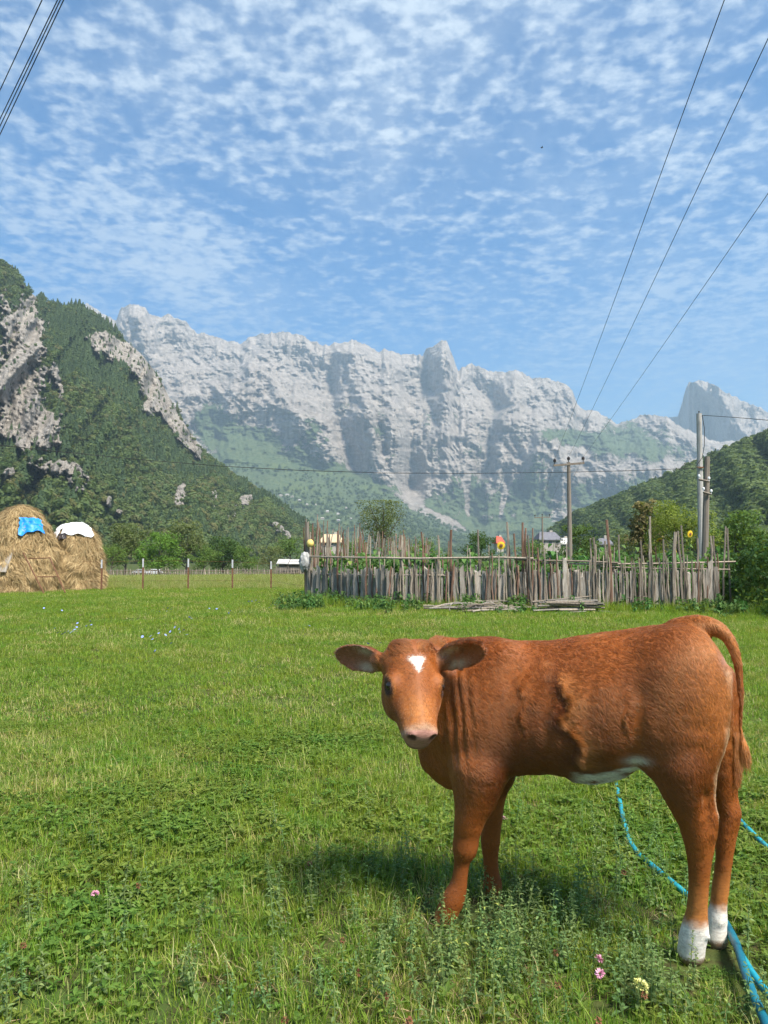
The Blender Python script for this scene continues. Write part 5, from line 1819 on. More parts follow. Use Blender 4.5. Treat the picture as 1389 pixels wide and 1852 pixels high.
# ------------------------------------------------------------------ hoses
def build_hoses():
    m1 = simple_mat("hose_cyan", (.008, .22, .32), (.03, .36, .43), 9, .4, .1, 30)
    m2 = simple_mat("hose_teal", (.006, .10, .16), (.015, .17, .23), 9, .4, .1, 30)

    def hose(cols, rad, mat, label):
        pts = [on_ground(px, py, z) - Vector((0, 0, .014)) for px, py, z in cols]
        # Catmull-Rom through the seen points
        out = []
        for i in range(len(pts) - 1):
            p0, p1, p2, p3 = pts[max(i - 1, 0)], pts[i], pts[i + 1], pts[min(i + 2, len(pts) - 1)]
            for k in range(10):
                t = k / 10
                out.append(.5 * ((2 * p1) + (p2 - p0) * t + (2 * p0 - 5 * p1 + 4 * p2 - p3) * t * t + (3 * p1 - p0 - 3 * p2 + p3) * t ** 3))
        out.append(pts[-1])
        o0 = out[0].copy()
        o = MB().tube([p - o0 for p in out], rad, 10).build("garden_hose", mat, smooth=True)
        o.location = o0
        tag(o, label, "hose", "garden hoses behind the calf")
    hose([(1085, 1330, .02), (1100, 1368, .03), (1112, 1402, .035), (1122, 1450, .05), (1135, 1505, .05), (1152, 1535, .045), (1190, 1568, .05), (1236, 1606, .045), (1285, 1648, .04), (1318, 1680, .06), (1345, 1728, .065), (1372, 1768, .06), (1400, 1800, .06), (1470, 1870, .05)], .012, m1,
         "bright cyan hose snaking from behind the calf's belly past its hind feet")
    hose([(1295, 1640, .03), (1312, 1662, .05), (1332, 1700, .08), (1345, 1742, .085), (1362, 1790, .08), (1380, 1830, .075), (1400, 1880, .07), (1440, 1960, .06)], .0135, m2,
         "darker teal hose running from the calf's hind feet to the picture's lower right corner")
    hose([(1300, 1440, .02), (1336, 1476, .035), (1362, 1502, .04), (1392, 1530, .04), (1450, 1580, .03)], .011, m1,
         "short stretch of cyan hose right of the calf's hocks")


build_hoses()


def build_bird():
    p = at(980, 267, 60)
    root = empty("bird", p, 0, "tiny dark bird flying high in the right part of the sky", "bird")
    M = M_WIRE
    MB().tube([(-.11, 0, 0), (-.06, 0, .01), (.02, 0, .01), (.09, 0, 0), (.13, 0, -.005)], [.008, .03, .036, .018, .006], 8).build("body", M, root)
    for s in (-1, 1):
        MB().add([(-.03, s * .02, .01), (.05, s * .02, .01), (.03, s * .14, .035), (.05, s * .24, .02), (-.01, s * .14, .04), (-.03, s * .02, .018), (.05, s * .02, .018), (.03, s * .14, .042), (-.01, s * .14, .046)], [(0, 1, 2, 4), (4, 2, 3), (5, 8, 7, 6), (8, 3, 7), (0, 5, 6, 1), (0, 4, 8, 5), (1, 6, 7, 2)]).build("wing", M, root)


build_bird()
# ------------------------------------------------------------------ the calf
def build_calf():
    c_ax = np.array([.923, -.385, 0.0]); c_ax /= np.linalg.norm(c_ax)      # head -> tail
    c_lat = np.array([-c_ax[1], c_ax[0], 0.0])                              # towards the far side
    O = np.array([0.735, 2.765, 0.0])
    cam_p = np.array([0, 0, CAM_H])

    def S(px, py, v=0.0):
        """body coordinates (along, across, up) of what is seen at a pixel, at a given distance off the spine"""
        d = ray(px, py)
        s = (v - np.dot(cam_p - O, c_lat)) / np.dot(d, c_lat)
        p = cam_p + s * d - O
        return np.array([np.dot(p, c_ax), np.dot(p, c_lat), p[2]])

    def pxm(px, py, v=0.0):
        d = ray(px, py)
        s = (v - np.dot(cam_p - O, c_lat)) / np.dot(d, c_lat)
        return s                                                            # metres per pixel there

    # ---- grid
    H = 0.0075
    lo = np.array([-0.98, -0.50, -0.03]); hi = np.array([0.72, 0.30, 1.20])
    nx, ny, nz = [int(math.ceil((b - a) / H)) for a, b in zip(lo, hi)]
    ax = [lo[k] + H * np.arange(n) for k, n in enumerate((nx, ny, nz))]
    field = np.full((nx, ny, nz), 9.0, np.float32)
    X, Y, Z = (g.astype(np.float32) for g in np.meshgrid(*ax, indexing='ij', sparse=True))

    def box_of(pmin, pmax, m):
        sl = []
        for k in range(3):
            a = max(0, int((pmin[k] - m - lo[k]) / H)); b = min((nx, ny, nz)[k], int((pmax[k] + m - lo[k]) / H) + 2)
            sl.append(slice(a, max(b, a + 1)))
        return tuple(sl)

    def smin(sl, d, k):
        f = field[sl]
        h = np.clip(.5 + .5 * (f - d) / k, 0, 1)
        field[sl] = f + (d - f) * h - k * h * (1 - h)

    def smax_sub(sl, d, k):
        """carve: field = smooth max(field, -d)"""
        f = field[sl]; e = -d
        h = np.clip(.5 - .5 * (f - e) / k, 0, 1)
        field[sl] = f + (e - f) * h + k * h * (1 - h)

    def cone(a, b, ra, rb, k=.03, sc=(1, 1, 1)):
        a = np.array(a, float); b = np.array(b, float)
        sc = np.array(sc, float)
        m = max(ra, rb) * max(1 / sc.min(), 1) + .09
        sl = box_of(np.minimum(a, b), np.maximum(a, b), m)
        x, y, z = X[sl[0]], Y[:, sl[1]], Z[:, :, sl[2]]
        d = (b - a) * sc
        L2 = float(d @ d) + 1e-9
        px, py, pz = (x - a[0]) * sc[0], (y - a[1]) * sc[1], (z - a[2]) * sc[2]
        t = np.clip((px * d[0] + py * d[1] + pz * d[2]) / L2, 0, 1)
        q = np.sqrt((px - t * d[0]) ** 2 + (py - t * d[1]) ** 2 + (pz - t * d[2]) ** 2)
        smin(sl, (q - (ra + (rb - ra) * t)) / float(sc.mean()), k)

    def chain(pts, k=.03, sc=(1, 1, 1)):
        """a limb: round cones joined without rings, blended into the body once; the joints are eased by a spline"""
        C_ = np.array([[*p[0], p[1]] for p in pts], float)
        if len(C_) > 2:
            out = []
            for i in range(len(C_) - 1):
                p0, p1, p2, p3 = C_[max(i - 1, 0)], C_[i], C_[i + 1], C_[min(i + 2, len(C_) - 1)]
                for t in (0, .25, .5, .75):
                    out.append(.5 * ((2 * p1) + (p2 - p0) * t + (2 * p0 - 5 * p1 + 4 * p2 - p3) * t * t + (3 * p1 - p0 - 3 * p2 + p3) * t ** 3))
            C_ = np.array(out + [C_[-1]])
        sc = np.array(sc, float)
        m = C_[:, 3].max() * max(1 / sc.min(), 1) + .09
        sl = box_of(C_[:, :3].min(0), C_[:, :3].max(0), m)
        x, y, z = X[sl[0]], Y[:, sl[1]], Z[:, :, sl[2]]
        best = None
        for a, b in zip(C_[:-1], C_[1:]):
            d = (b[:3] - a[:3]) * sc
            L2 = float(d @ d) + 1e-9
            px, py, pz = (x - a[0]) * sc[0], (y - a[1]) * sc[1], (z - a[2]) * sc[2]
            t = np.clip((px * d[0] + py * d[1] + pz * d[2]) / L2, 0, 1)
            q = (np.sqrt((px - t * d[0]) ** 2 + (py - t * d[1]) ** 2 + (pz - t * d[2]) ** 2) - (a[3] + (b[3] - a[3]) * t)) / float(sc.mean())
            best = q if best is None else np.minimum(best, q)
        smin(sl, best.astype(np.float32), k)

    def ellip(c, rad, M=np.eye(3), k=.03, carve=False, hollow=None):
        c = np.array(c, float); rad = np.array(rad, float)
        m = rad.max() + .09
        sl = box_of(c, c, m)
        x, y, z = X[sl[0]] - c[0], Y[:, sl[1]] - c[1], Z[:, :, sl[2]] - c[2]
        def dist(off):
            xx, yy, zz = x - off[0], y - off[1], z - off[2]
            u = [xx * M[i][0] + yy * M[i][1] + zz * M[i][2] for i in range(3)]
            q = np.sqrt(sum((u[i] / rad[i]) ** 2 for i in range(3))) + 1e-6
            g = np.sqrt(sum((u[i] / rad[i] ** 2) ** 2 for i in range(3))) / q + 1e-6
            return (q - 1) / g
        d = dist((0, 0, 0))
        if hollow is not None:
            d2 = dist(hollow)
            d = np.maximum(d, -d2)
        (smax_sub if carve else smin)(sl, d, k)

    # ---- trunk: stations along the body: column, top row, bottom row, half width, egg
    st = [(775, 1300, 1384, .045, 0), (790, 1250, 1402, .085, 0), (815, 1200, 1418, .120, .12), (850, 1168, 1422, .145, .22), (890, 1157, 1412, .160, .28), (940, 1159, 1400, .175, .22),
          (1000, 1158, 1396, .195, .16), (1060, 1149, 1406, .205, .12), (1110, 1142, 1402, .212, .10), (1160, 1135, 1388, .200, .12), (1205, 1130, 1375, .190, .10), (1245, 1126, 1372, .180, .05), (1280, 1142, 1362, .165, 0),
          (1300, 1172, 1345, .130, 0), (1314, 1215, 1315, .075, 0)]
    su, szc, sa, sb, se = [], [], [], [], []
    for px, t, b, w, e in st:
        p, q = S(px, t), S(px, b)
        su.append((p[0] + q[0]) / 2); szc.append((p[2] + q[2]) / 2); sa.append((p[2] - q[2]) / 2); sb.append(w); se.append(e)
    su = np.array(su)

    def interp(arr, u):
        # monotone-ish smooth interpolation: linear on a finely smoothed table
        uu = np.linspace(su[0], su[-1], 400)
        v = np.interp(uu, su, arr)
        ker = np.hanning(31); ker /= ker.sum()
        v2 = np.convolve(np.pad(v, 15, mode='edge'), ker, mode='valid')
        return np.interp(u, uu, v2)

    u = X
    uc = np.clip(u, su[0], su[-1])
    zc, a_, b_, e_ = (interp(np.array(q), uc).astype(np.float32) for q in (szc, sa, sb, se))
    dz = Z - zc
    bw = b_ * (1 - e_ * np.clip(dz / a_, -1, 1))
    q = np.sqrt((Y / bw) ** 2 + (dz / a_) ** 2) + 1e-5
    g = np.sqrt((Y / bw ** 2) ** 2 + (dz / a_ ** 2) ** 2) / q + 1e-5
    d = (q - 1) / g
    d = np.where(u == uc, d, np.sqrt(np.maximum(d, 0) ** 2 + (u - uc) ** 2))
    field[:] = np.minimum(field, d)

    r = lambda px, py, hw, v=0.0: hw * pxm(px, py, v)

    def L(rows, v0, v1=None, k=.03, sc=(1, 1, 1)):
        n = len(rows)
        pts = []
        for i, row in enumerate(rows):
            px, py, hw = row[:3]
            v = row[3] if len(row) > 3 else (v0 if v1 is None else v0 + (v1 - v0) * i / (n - 1))
            pts.append((S(px, py, v), r(px, py, hw, v)))
        chain(pts, k, sc)

    # hind leg, near side
    L([(1222, 1225, 88, -.075), (1228, 1310, 84, -.085), (1231, 1370, 60, -.095), (1239, 1412, 44, -.10), (1246, 1445, 31, -.10)], 0, k=.05, sc=(1, 1.35, 1))
    L([(1234, 1385, 50), (1240, 1415, 43), (1248, 1452, 33), (1257, 1488, 29), (1264, 1516, 27), (1265, 1555, 20.5), (1263, 1605, 18), (1260, 1650, 19.5), (1257, 1678, 24), (1254, 1700, 21)], -.105, -.050, k=.04)
    L([(1262, 1405, 18), (1280, 1445, 10), (1289, 1478, 11), (1284, 1505, 12)], -.103, -.095, k=.022)                       # tendon and point of the hock
    L([(1253, 1700, 24), (1250, 1722, 25)], -.050, -.045, k=.014)                                        # hoof
    # hind leg, far side
    L([(1262, 1250, 70, .085), (1278, 1340, 56, .085), (1296, 1400, 34, .085), (1305, 1430, 23, .083)], 0, k=.05, sc=(1, 1.3, 1))
    L([(1296, 1400, 31), (1309, 1440, 21), (1318, 1470, 20), (1314, 1505, 18.5), (1309, 1555, 16), (1303, 1605, 15), (1300, 1640, 16), (1297, 1660, 19), (1296, 1682, 19), (1296, 1696, 21)], .08, .105, k=.02)
    L([(1316, 1415, 11), (1325, 1445, 8), (1329, 1468, 9), (1324, 1492, 9)], .08, .08, k=.018)
    # front leg, near side: shoulder blade, arm, knee, cannon
    L([(905, 1205, 45, -.07), (880, 1285, 58, -.10), (868, 1345, 57, -.11), (866, 1395, 47, -.115), (860, 1438, 35, -.115)], 0, k=.05, sc=(1, 1.5, 1))
    L([(866, 1395, 47), (859, 1440, 35), (850, 1480, 28.5), (844, 1510, 23.5), (841, 1532, 23), (836, 1556, 15.5), (832, 1585, 14), (828, 1605, 16), (820, 1626, 20), (812, 1645, 19)], -.115, -.108, k=.035)
    L([(810, 1645, 18), (803, 1660, 19)], -.108, -.105, k=.014)
    # front leg, far side
    L([(905, 1340, 40, .11), (898, 1400, 32, .12)], 0, k=.05, sc=(1, 1.2, 1))
    L([(898, 1400, 30), (893, 1445, 22), (889, 1490, 18), (887, 1520, 17), (887, 1550, 14), (889, 1580, 14.5), (891, 1598, 18), (890, 1612, 18)], .12, .17, k=.018)
    for a_, b_, v_ in ((1279, 1694, -.075), (1304, 1668, .075)):          # dew claws
        ellip(S(a_, b_, v_), (.014, .012, .012), np.eye(3), .006)
    ellip(S(1277, 1456, -.150), (.010, .022, .045), np.eye(3), .02, carve=True)
    # flank fold and belly
    L([(1160, 1290, 24, -.14), (1168, 1340, 20, -.13), (1182, 1378, 16, -.11)], 0, k=.05)
    L([(1040, 1402, 10, -.02), (1075, 1405, 12, -.02), (1120, 1392, 12, -.03)], 0, k=.04)
    # brisket
    L([(786, 1330, 28, -.02), (793, 1372, 28, -.02), (815, 1392, 26, -.02)], 0, k=.06)
    # neck, bending round towards the camera
    L([(885, 1250, 72, .0), (845, 1250, 66, -.02), (812, 1240, 56, -.05), (784, 1222, 46, -.09)], 0, k=.05, sc=(1, 1, .80))
    L([(880, 1190, 26, 0), (835, 1178, 22, -.04), (795, 1176, 22, -.10)], 0, k=.05)
    L([(846, 1315, 52, -.03), (815, 1310, 44, -.05), (795, 1285, 38, -.07)], 0, k=.05)
    # ---- head, in its own frame
    vh = -.265
    poll = S(749, 1166, vh)
    tocam = S(749, 1166, vh - .1) - poll; tocam /= np.linalg.norm(tocam)
    muz = S(765, 1312, vh) ; muz = muz + tocam * .15
    el = muz - poll; HL = np.linalg.norm(el); el /= HL
    # dorsal direction: out of the face, turned a little to the viewer's right
    right = S(848, 1178, vh) - S(748, 1178, vh); right /= np.linalg.norm(right)
    dn = tocam + right * .34 + np.array([0, 0, .3])
    dn -= el * np.dot(dn, el); dn /= np.linalg.norm(dn)
    sd = np.cross(dn, el); sd /= np.linalg.norm(sd)
    if np.dot(sd, right) < 0:
        sd = -sd
    M = np.stack([el, sd, dn])                        # rows: long, side, dorsal
    hp = lambda l, s, n: poll + el * l + sd * s + dn * n
    q = HL / .36
    ellip(hp(.060 * q, 0, -.075), (.085, .093, .085), M, .03)
    ellip(hp(.125 * q, 0, -.062), (.100, .095, .062), M, .03)          # forehead
    cone(hp(.015, -.035, -.045), hp(.015, .035, -.045), .05, .05, .03)  # poll
    for s in (-1, 1):
        ellip(hp(.150 * q, s * .082, -.040), (.036, .026, .030), M, .02)       # brow
        ellip(hp(.165 * q, s * .070, -.112), (.085, .032, .060), M, .03)
        cone(hp(.17 * q, s * .054, -.108), hp(.335 * q, s * .026, -.072), .036, .026, .03)       # cheek
        cone(hp(.18 * q, s * .050, -.068), hp(.33 * q, s * .028, -.048), .042, .030, .03)
    cone(hp(.16 * q, 0, -.055), hp(.33 * q, 0, -.034), .058, .042, .03)
    cone(hp(.20 * q, 0, -.115), hp(.345 * q, 0, -.090), .060, .040, .03)       # jaw
    ellip(hp(.350 * q, 0, -.044), (.038, .059, .047), M, .015)                 # muzzle
    ellip(hp(.378 * q, 0, -.082), (.022, .040, .024), M, .015)                 # lower lip
    for s in (-1, 1):
        ellip(hp(.368 * q, s * .034, -.022), (.020, .022, .020), M, .008)
        ellip(hp(.388 * q, s * .038, -.022), (.020, .012, .015), M, .005, carve=True)   # nostril
        ellip(hp(.163 * q, s * .106, -.036), (.019, .014, .014), M, .008, carve=True)    # eye socket
    # ears: cupped leaves held out sideways
    ears = []
    for s, (tx, ty), (rx, ry) in ((-1, (613, 1185), (700, 1192)), (1, (871, 1174), (796, 1190))):
        root = hp(.045 * q, s * .080, -.075)
        tip = S(tx, ty, vh + .06) if s < 0 else S(tx, ty, vh + .02)
        e1 = tip - root; EL_ = np.linalg.norm(e1); e1 /= EL_
        face = tocam + np.array([0, 0, -.30]) + right * (.25 * s); face -= e1 * np.dot(face, e1); face /= np.linalg.norm(face)
        e2 = np.cross(face, e1)
        ME = np.stack([e1, e2, face])
        cen = root + e1 * EL_ * .56
        ears.append((root, e1, e2, face, EL_, cen))
        sl_d = None
        ellip(cen, (EL_ * .52, .054, .036), ME, .006, hollow=face * .024)
        cone(root - e1 * .01, root + e1 * .055, .034, .024, .02)
    # ---- tail
    tail = [(1225, 1141, 23), (1258, 1132, 20), (1290, 1135, 16), (1315, 1152, 12), (1331, 1187, 8.5), (1338, 1230, 6.5), (1340, 1270, 5.5), (1339, 1310, 4.5), (1341, 1330, 5), (1345, 1350, 8), (1347, 1368, 8), (1350, 1382, 4)]
    L(tail, -.005, -.03, k=.014)
    # folds of loose skin on the neck, in the shape itself
    # ---- surface nets
    inside = field < 0
    cells = np.zeros((nx - 1, ny - 1, nz - 1), np.int8)
    for i in (0, 1):
        for j in (0, 1):
            for k in (0, 1):
                cells += inside[i:nx - 1 + i, j:ny - 1 + j, k:nz - 1 + k]
    act = np.argwhere((cells > 0) & (cells < 8))
    vid = -np.ones((nx - 1, ny - 1, nz - 1), np.int64)
    vid[act[:, 0], act[:, 1], act[:, 2]] = np.arange(len(act))
    acc = np.zeros((len(act), 3)); cnt = np.zeros(len(act))
    corners = [(i, j, k) for i in (0, 1) for j in (0, 1) for k in (0, 1)]
    for c1 in corners:
        for dd in range(3):
            if c1[dd] == 0:
                c2 = list(c1); c2[dd] = 1
                f1 = field[act[:, 0] + c1[0], act[:, 1] + c1[1], act[:, 2] + c1[2]].astype(float)
                f2 = field[act[:, 0] + c2[0], act[:, 1] + c2[1], act[:, 2] + c2[2]].astype(float)
                cr_ = (f1 < 0) != (f2 < 0)
                t = np.where(cr_, f1 / np.where(cr_, f1 - f2, 1), 0)
                p = np.array(c1, float)[None, :].repeat(len(act), 0)
                p[:, dd] += t
                acc += p * cr_[:, None]; cnt += cr_
    V = lo + H * (act + acc / cnt[:, None])
    faces = []
    for dd in range(3):
        o1, o2 = [k for k in range(3) if k != dd]
        sl0 = [slice(1, n - 1) for n in (nx, ny, nz)]; sl0[dd] = slice(0, (nx, ny, nz)[dd] - 1)
        sl1 = list(sl0); sl1[dd] = slice(1, (nx, ny, nz)[dd])
        A, B = inside[tuple(sl0)], inside[tuple(sl1)]
        e = np.argwhere(A != B)
        base = e.copy()
        for k in range(3):
            base[:, k] += sl0[k].start
        flip = A[e[:, 0], e[:, 1], e[:, 2]]
        quads = []
        for da, db in ((-1, -1), (0, -1), (0, 0), (-1, 0)):
            c = base.copy(); c[:, o1] += da; c[:, o2] += db
            quads.append(vid[c[:, 0], c[:, 1], c[:, 2]])
        qd = np.stack(quads, 1)
        if dd == 1:
            flip = ~flip
        qd[~flip] = qd[~flip][:, ::-1]
        faces.append(qd)
    F = np.concatenate(faces, 0)
    F = F[(F >= 0).all(1)]
    # smooth lightly
    e = np.concatenate([F[:, [0, 1]], F[:, [1, 2]], F[:, [2, 3]], F[:, [3, 0]]])
    for it in range(5):
        s = np.zeros_like(V); n_ = np.zeros(len(V))
        for a_i, b_i in ((0, 1), (1, 0)):
            np.add.at(s, e[:, a_i], V[e[:, b_i]]); np.add.at(n_, e[:, a_i], 1)
        V = V + .5 * (s / n_[:, None] - V)

    def normals(V):
        fn = np.cross(V[F[:, 2]] - V[F[:, 0]], V[F[:, 3]] - V[F[:, 1]])
        vn = np.zeros_like(V)
        for k in range(4):
            np.add.at(vn, F[:, k], fn)
        return vn / (np.linalg.norm(vn, axis=1, keepdims=True) + 1e-9), fn
    vn, fn = normals(V)
    # design position (column, row) of every vertex as seen on the near side, for markings
    def proj(P):
        w = O + P[:, :1] * c_ax + P[:, 1:2] * c_lat + np.array([0, 0, 1]) * P[:, 2:3]
        dx = w - cam_p
        cp, sp = math.cos(PITCH), math.sin(PITCH)
        f = dx[:, 1] * cp + dx[:, 2] * sp
        up = -dx[:, 1] * sp + dx[:, 2] * cp
        return W_PX / 2 + F_PX * dx[:, 0] / f, H_PX / 2 - F_PX * up / f
    # muscle relief, ribs, neck folds, lifted plates of old coat
    PX, PY = proj(V)
    n1 = fbm(V[:, 0] * 7, V[:, 1] * 7, V[:, 2] * 7, 4, seed=501)
    bump = .0045 * n1
    def near(cx, cy, sx, sy):
        return np.exp(-((PX - cx) / sx) ** 2 - ((PY - cy) / sy) ** 2) * (V[:, 1] < .02)
    wf = perlin(PX * .03, PY * .012, 1.0, 505) * 9
    bump += near(826, 1285, 30, 105) * .0055 * np.sin((PX + wf - 0.10 * (PY - 1290)) * .36) * (.45 + 1.2 * np.abs(perlin(PX * .05, PY * .01, 4.0, 506)))
    bump += near(1000, 1290, 70, 90) * .0020 * np.sin(PX * .17 + .6 * np.sin(PY * .03))
    ex = 1010 + 8 * np.sin(PY * .09) + np.interp(PY, [1180, 1240, 1300, 1360, 1400], [-20, 10, 2, 32, 44])
    ex = ex + 7 * perlin(PY * .11, 0.3, 0.2, 507) + 5 * perlin(PY * .3, 1.3, 0.2, 508)
    bump += .005 * sstep(PX, ex - 2, ex + 3) * sstep(PX, ex + 75, ex + 3) * sstep(PY, 1215, 1245) * sstep(PY, 1398, 1375) * (V[:, 1] < 0)
    ex2 = 940 + 5 * np.sin(PY * .12)
    bump += .006 * sstep(PX, ex2 - 3, ex2 + 4) * sstep(PX, ex2 + 40, ex2 + 4) * near(945, 1280, 60, 80)
    ex3 = 1128 + 4 * np.sin(PY * .1)
    bump += .008 * sstep(PX, ex3 - 3, ex3 + 4) * sstep(PX, ex3 + 30, ex3 + 4) * near(1130, 1290, 40, 40)
    bump -= near(1150, 1310, 22, 60) * .012
    _l, _s, _n = (V - poll) @ el, (V - poll) @ sd, (V - poll) @ dn
    headish = (_l > -.07) & (_l < HL + .06) & (np.abs(_s) < .135) & (_n > np.interp(_l, [-.05, .1, .4], [-.13, -.19, -.16])) & (_n < .1)
    bump = np.where(headish, .0015 * n1, bump)
    V = V + vn * bump[:, None]
    vn, fn = normals(V)
    # ---- coat colour: the calf's own markings, with belly shade and rump rim painted in
    hl = (V - poll) @ el; hs = (V - poll) @ sd; hn = (V - poll) @ dn
    base = np.array([.300, .084, .0130]); dark = np.array([.120, .030, .006]); tan = np.array([.46, .175, .042]); cream = np.array([.70, .55, .36]); white = np.array([.80, .76, .68]); pink = np.array([.44, .225, .18])
    t = .45 + 1.3 * fbm(V[:, 0] * 3.2, V[:, 1] * 3.2, V[:, 2] * 3.2, 4, seed=511)
    t = np.clip(t, 0, 1)[:, None]
    C = dark * (1 - t) * .55 + base * (1 - (1 - t) * .55)
    def blend(C, colr, m):
        m = np.clip(m, 0, 1)[:, None]
        return C * (1 - m) + colr * m
    wob = fbm(V[:, 0] * 22, V[:, 1] * 22, V[:, 2] * 22, 3, seed=517)
    body = ~headish
    near_s = V[:, 1] < .3
    C = blend(C, tan, body * .55 * sstep(PX, 1180, 1330) * sstep(PY, 1420, 1250) * (V[:, 2] > .45))
    C = blend(C, dark, body * .85 * sstep(PY, 1310, 1395) * sstep(PX, 1130, 1080) * sstep(PX, 860, 905) * (V[:, 2] > .42))  # shade of the lower flank, painted into the coat
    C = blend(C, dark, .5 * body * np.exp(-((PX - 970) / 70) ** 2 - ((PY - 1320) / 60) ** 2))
    exx = 1010 + 8 * np.sin(PY * .09) + np.interp(PY, [1180, 1240, 1300, 1360, 1400], [-20, 10, 2, 32, 44]) + 7 * perlin(PY * .11, 0.3, 0.2, 507) + 5 * perlin(PY * .3, 1.3, 0.2, 508)
    band = body * (V[:, 1] < 0) * sstep(PY, 1200, 1240) * sstep(PY, 1402, 1380)
    C = blend(C, tan, .55 * band * sstep(PX, exx - 1, exx + 2) * sstep(PX, exx + 55, exx + 5))
    C = blend(C, dark * .8, .7 * band * sstep(PX, exx + 1, exx - 2) * sstep(PX, exx - 40, exx - 4))
    # belly white, only underneath and behind the navel
    C = blend(C, white, body * sstep(-vn[:, 2] + .15 * wob, .72, .86) * sstep(PX, 1020, 1060) * sstep(PX, 1215, 1190) * (V[:, 2] > .42))
    C = blend(C, white, body * np.exp(-((PX - 1150) / 20) ** 2 - ((PY - 1377) / 7) ** 2) * .8)
    # white hind pasterns with a soft tan transition, hooves horn coloured
    hind = PX > 1180
    C = blend(C, tan, hind * sstep(V[:, 2], .33, .18) * .8)
    C = blend(C, white, hind * sstep(V[:, 2] + .02 * wob, .165, .125))
    horn = np.array([.22, .16, .11])
    C = blend(C, horn, sstep(V[:, 2], .040, .030))
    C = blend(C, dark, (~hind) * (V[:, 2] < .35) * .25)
    C = blend(C, tan, (~hind) * body * sstep(V[:, 2], .09, .05) * .5)
    # rear edge of the thighs: pale tint and sunlit rim painted on; pale under the tail
    C = blend(C, cream, body * sstep(vn[:, 0], .80, .98) * (V[:, 2] > .5) * (V[:, 2] < .98) * (PX < 1328) * (PX > 1260) * .4)
    C = blend(C, np.array([.48, .27, .20]), body * .8 * np.exp(-((PX - 1308) / 9) ** 2 - ((PY - 1182) / 20) ** 2) * sstep(vn[:, 0], .2, .6))
    # tail
    tl = (PX > 1322) & (V[:, 2] < .99)
    C = blend(C, base * .9, tl * 1.0)
    C = blend(C, tan, tl * sstep(PY, 1300, 1330) * sstep(PY, 1392, 1370) * (.6 + .5 * wob))
    # face: star, pale muzzle, pale eye rims
    C = blend(C, base * 1.05, headish * .55)
    for s in (-1, 1):
        C = blend(C, dark, headish * .55 * np.exp(-((hl - .21) / .05) ** 2 - ((hs - s * .075) / .022) ** 2))
    C = blend(C, dark, headish * .5 * sstep(hl, .03, -.02))
    C = blend(C, tan * 1.05, headish * np.exp(-((hl - .25) / .07) ** 2 - (hs / .05) ** 2) * .75 * (hn > -.06))
    fn_ = fbm(hl * 26, hs * 60, hn * 26, 4, gain=.6, seed=519)
    C = blend(C, dark, headish * np.clip(.10 + .55 * fn_, 0, .5))
    C = blend(C, tan * 1.1, headish * np.clip(.5 * fbm(hl * 22, hs * 45, hn * 22, 3, seed=523) - .05, 0, .35))
    star = np.maximum(np.abs(hs - .003) / np.interp(hl, [.045, .058, .10, .108], [.0, .030, .004, .0]).clip(1e-4), 0)
    C = blend(C, white, headish * (hn > -.05) * sstep(star + .5 * wob, 1.1, .8) * sstep(hl, .045, .055) * sstep(hl, .112, .10))
    C = blend(C, np.array([.40, .235, .14]), headish * sstep(hl + .01 * wob, .325 * q, .352 * q))
    C = blend(C, pink, headish * sstep(hl, .352 * q, .368 * q) * sstep(hn, -.085, -.07))
    for s in (-1, 1):
        de = np.sqrt(((hl - .163 * q) / 1.3) ** 2 + (hs - s * .098) ** 2 + (hn + .038) ** 2)
        C = blend(C, tan * 1.1, headish * sstep(de, .036, .028) * .5)
        C = blend(C, np.array([.05, .02, .012]), headish * sstep(de, .030, .023))
        dn_ = np.sqrt((hl - .386 * q) ** 2 + (hs - s * .038) ** 2 + (hn + .022) ** 2)
        C = blend(C, np.array([.07, .03, .025]), sstep(dn_, .020, .013))
    C = blend(C, np.array([.10, .05, .04]), headish * .8 * np.exp(-((hn + .074 + .10 * np.abs(hs)) / .004) ** 2) * sstep(hl, .345 * q, .36 * q))
    # inside of the ears
    earm = np.zeros(len(V), bool)
    for (root, e1, e2, face, EL_, cen) in ears:
        le = (V - root) @ e1 / EL_; ae = (V - root) @ e2; fe = vn @ face
        m = (le > .12) & (le < 1.2) & (np.abs(ae) < .075) & (np.abs((V - cen) @ face) < .06)
        earm |= m
        C = blend(C, np.array([.27, .10, .045]), m * sstep(fe, .0, .5) * .8)
        C = blend(C, cream * .75, m * sstep(fe, .1, .6) * np.exp(-((le - .45) / .16) ** 2 - ((np.abs(ae) - .030) / .016) ** 2) * .75)
        C = blend(C, dark * .8, m * sstep(-fe, -.1, .5) * .6)
    # ---- to world
    def world_of(P):
        return O + P[:, :1] * c_ax + P[:, 1:2] * c_lat + P[:, 2:3] * np.array([0, 0, 1.0])
    base_p = np.array([O[0], O[1], 0.0])
    WV = world_of(V) - base_p
    m, b = new_mat("calf_skin")
    ca = b.n('ShaderNodeAttribute', attribute_name='coat')
    tc = b.n('ShaderNodeTexCoord')
    nz_ = b.noise(b.vmath('MULTIPLY', tc.outputs['Object'], (60, 60, 160)), 1.0, 4, .6)
    bp = b.n('ShaderNodeBump', {'Strength': .25, 'Distance': .004, 'Height': nz_.outputs[0]})
    p = b.n('ShaderNodeBsdfPrincipled', {'Base Color': b.mix(b.maprange(nz_.outputs[0], .3, .7, .0, .35), ca.outputs['Color'], (.10, .035, .012, 1)), 'Roughness': .6, 'Specular IOR Level': .3, 'Normal': bp.outputs[0]})
    finish(b, p.outputs[0])
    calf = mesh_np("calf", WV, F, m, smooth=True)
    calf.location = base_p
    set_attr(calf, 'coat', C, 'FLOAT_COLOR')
    tag(calf, "red-brown calf with a white forehead star turning its head to the camera", "calf")
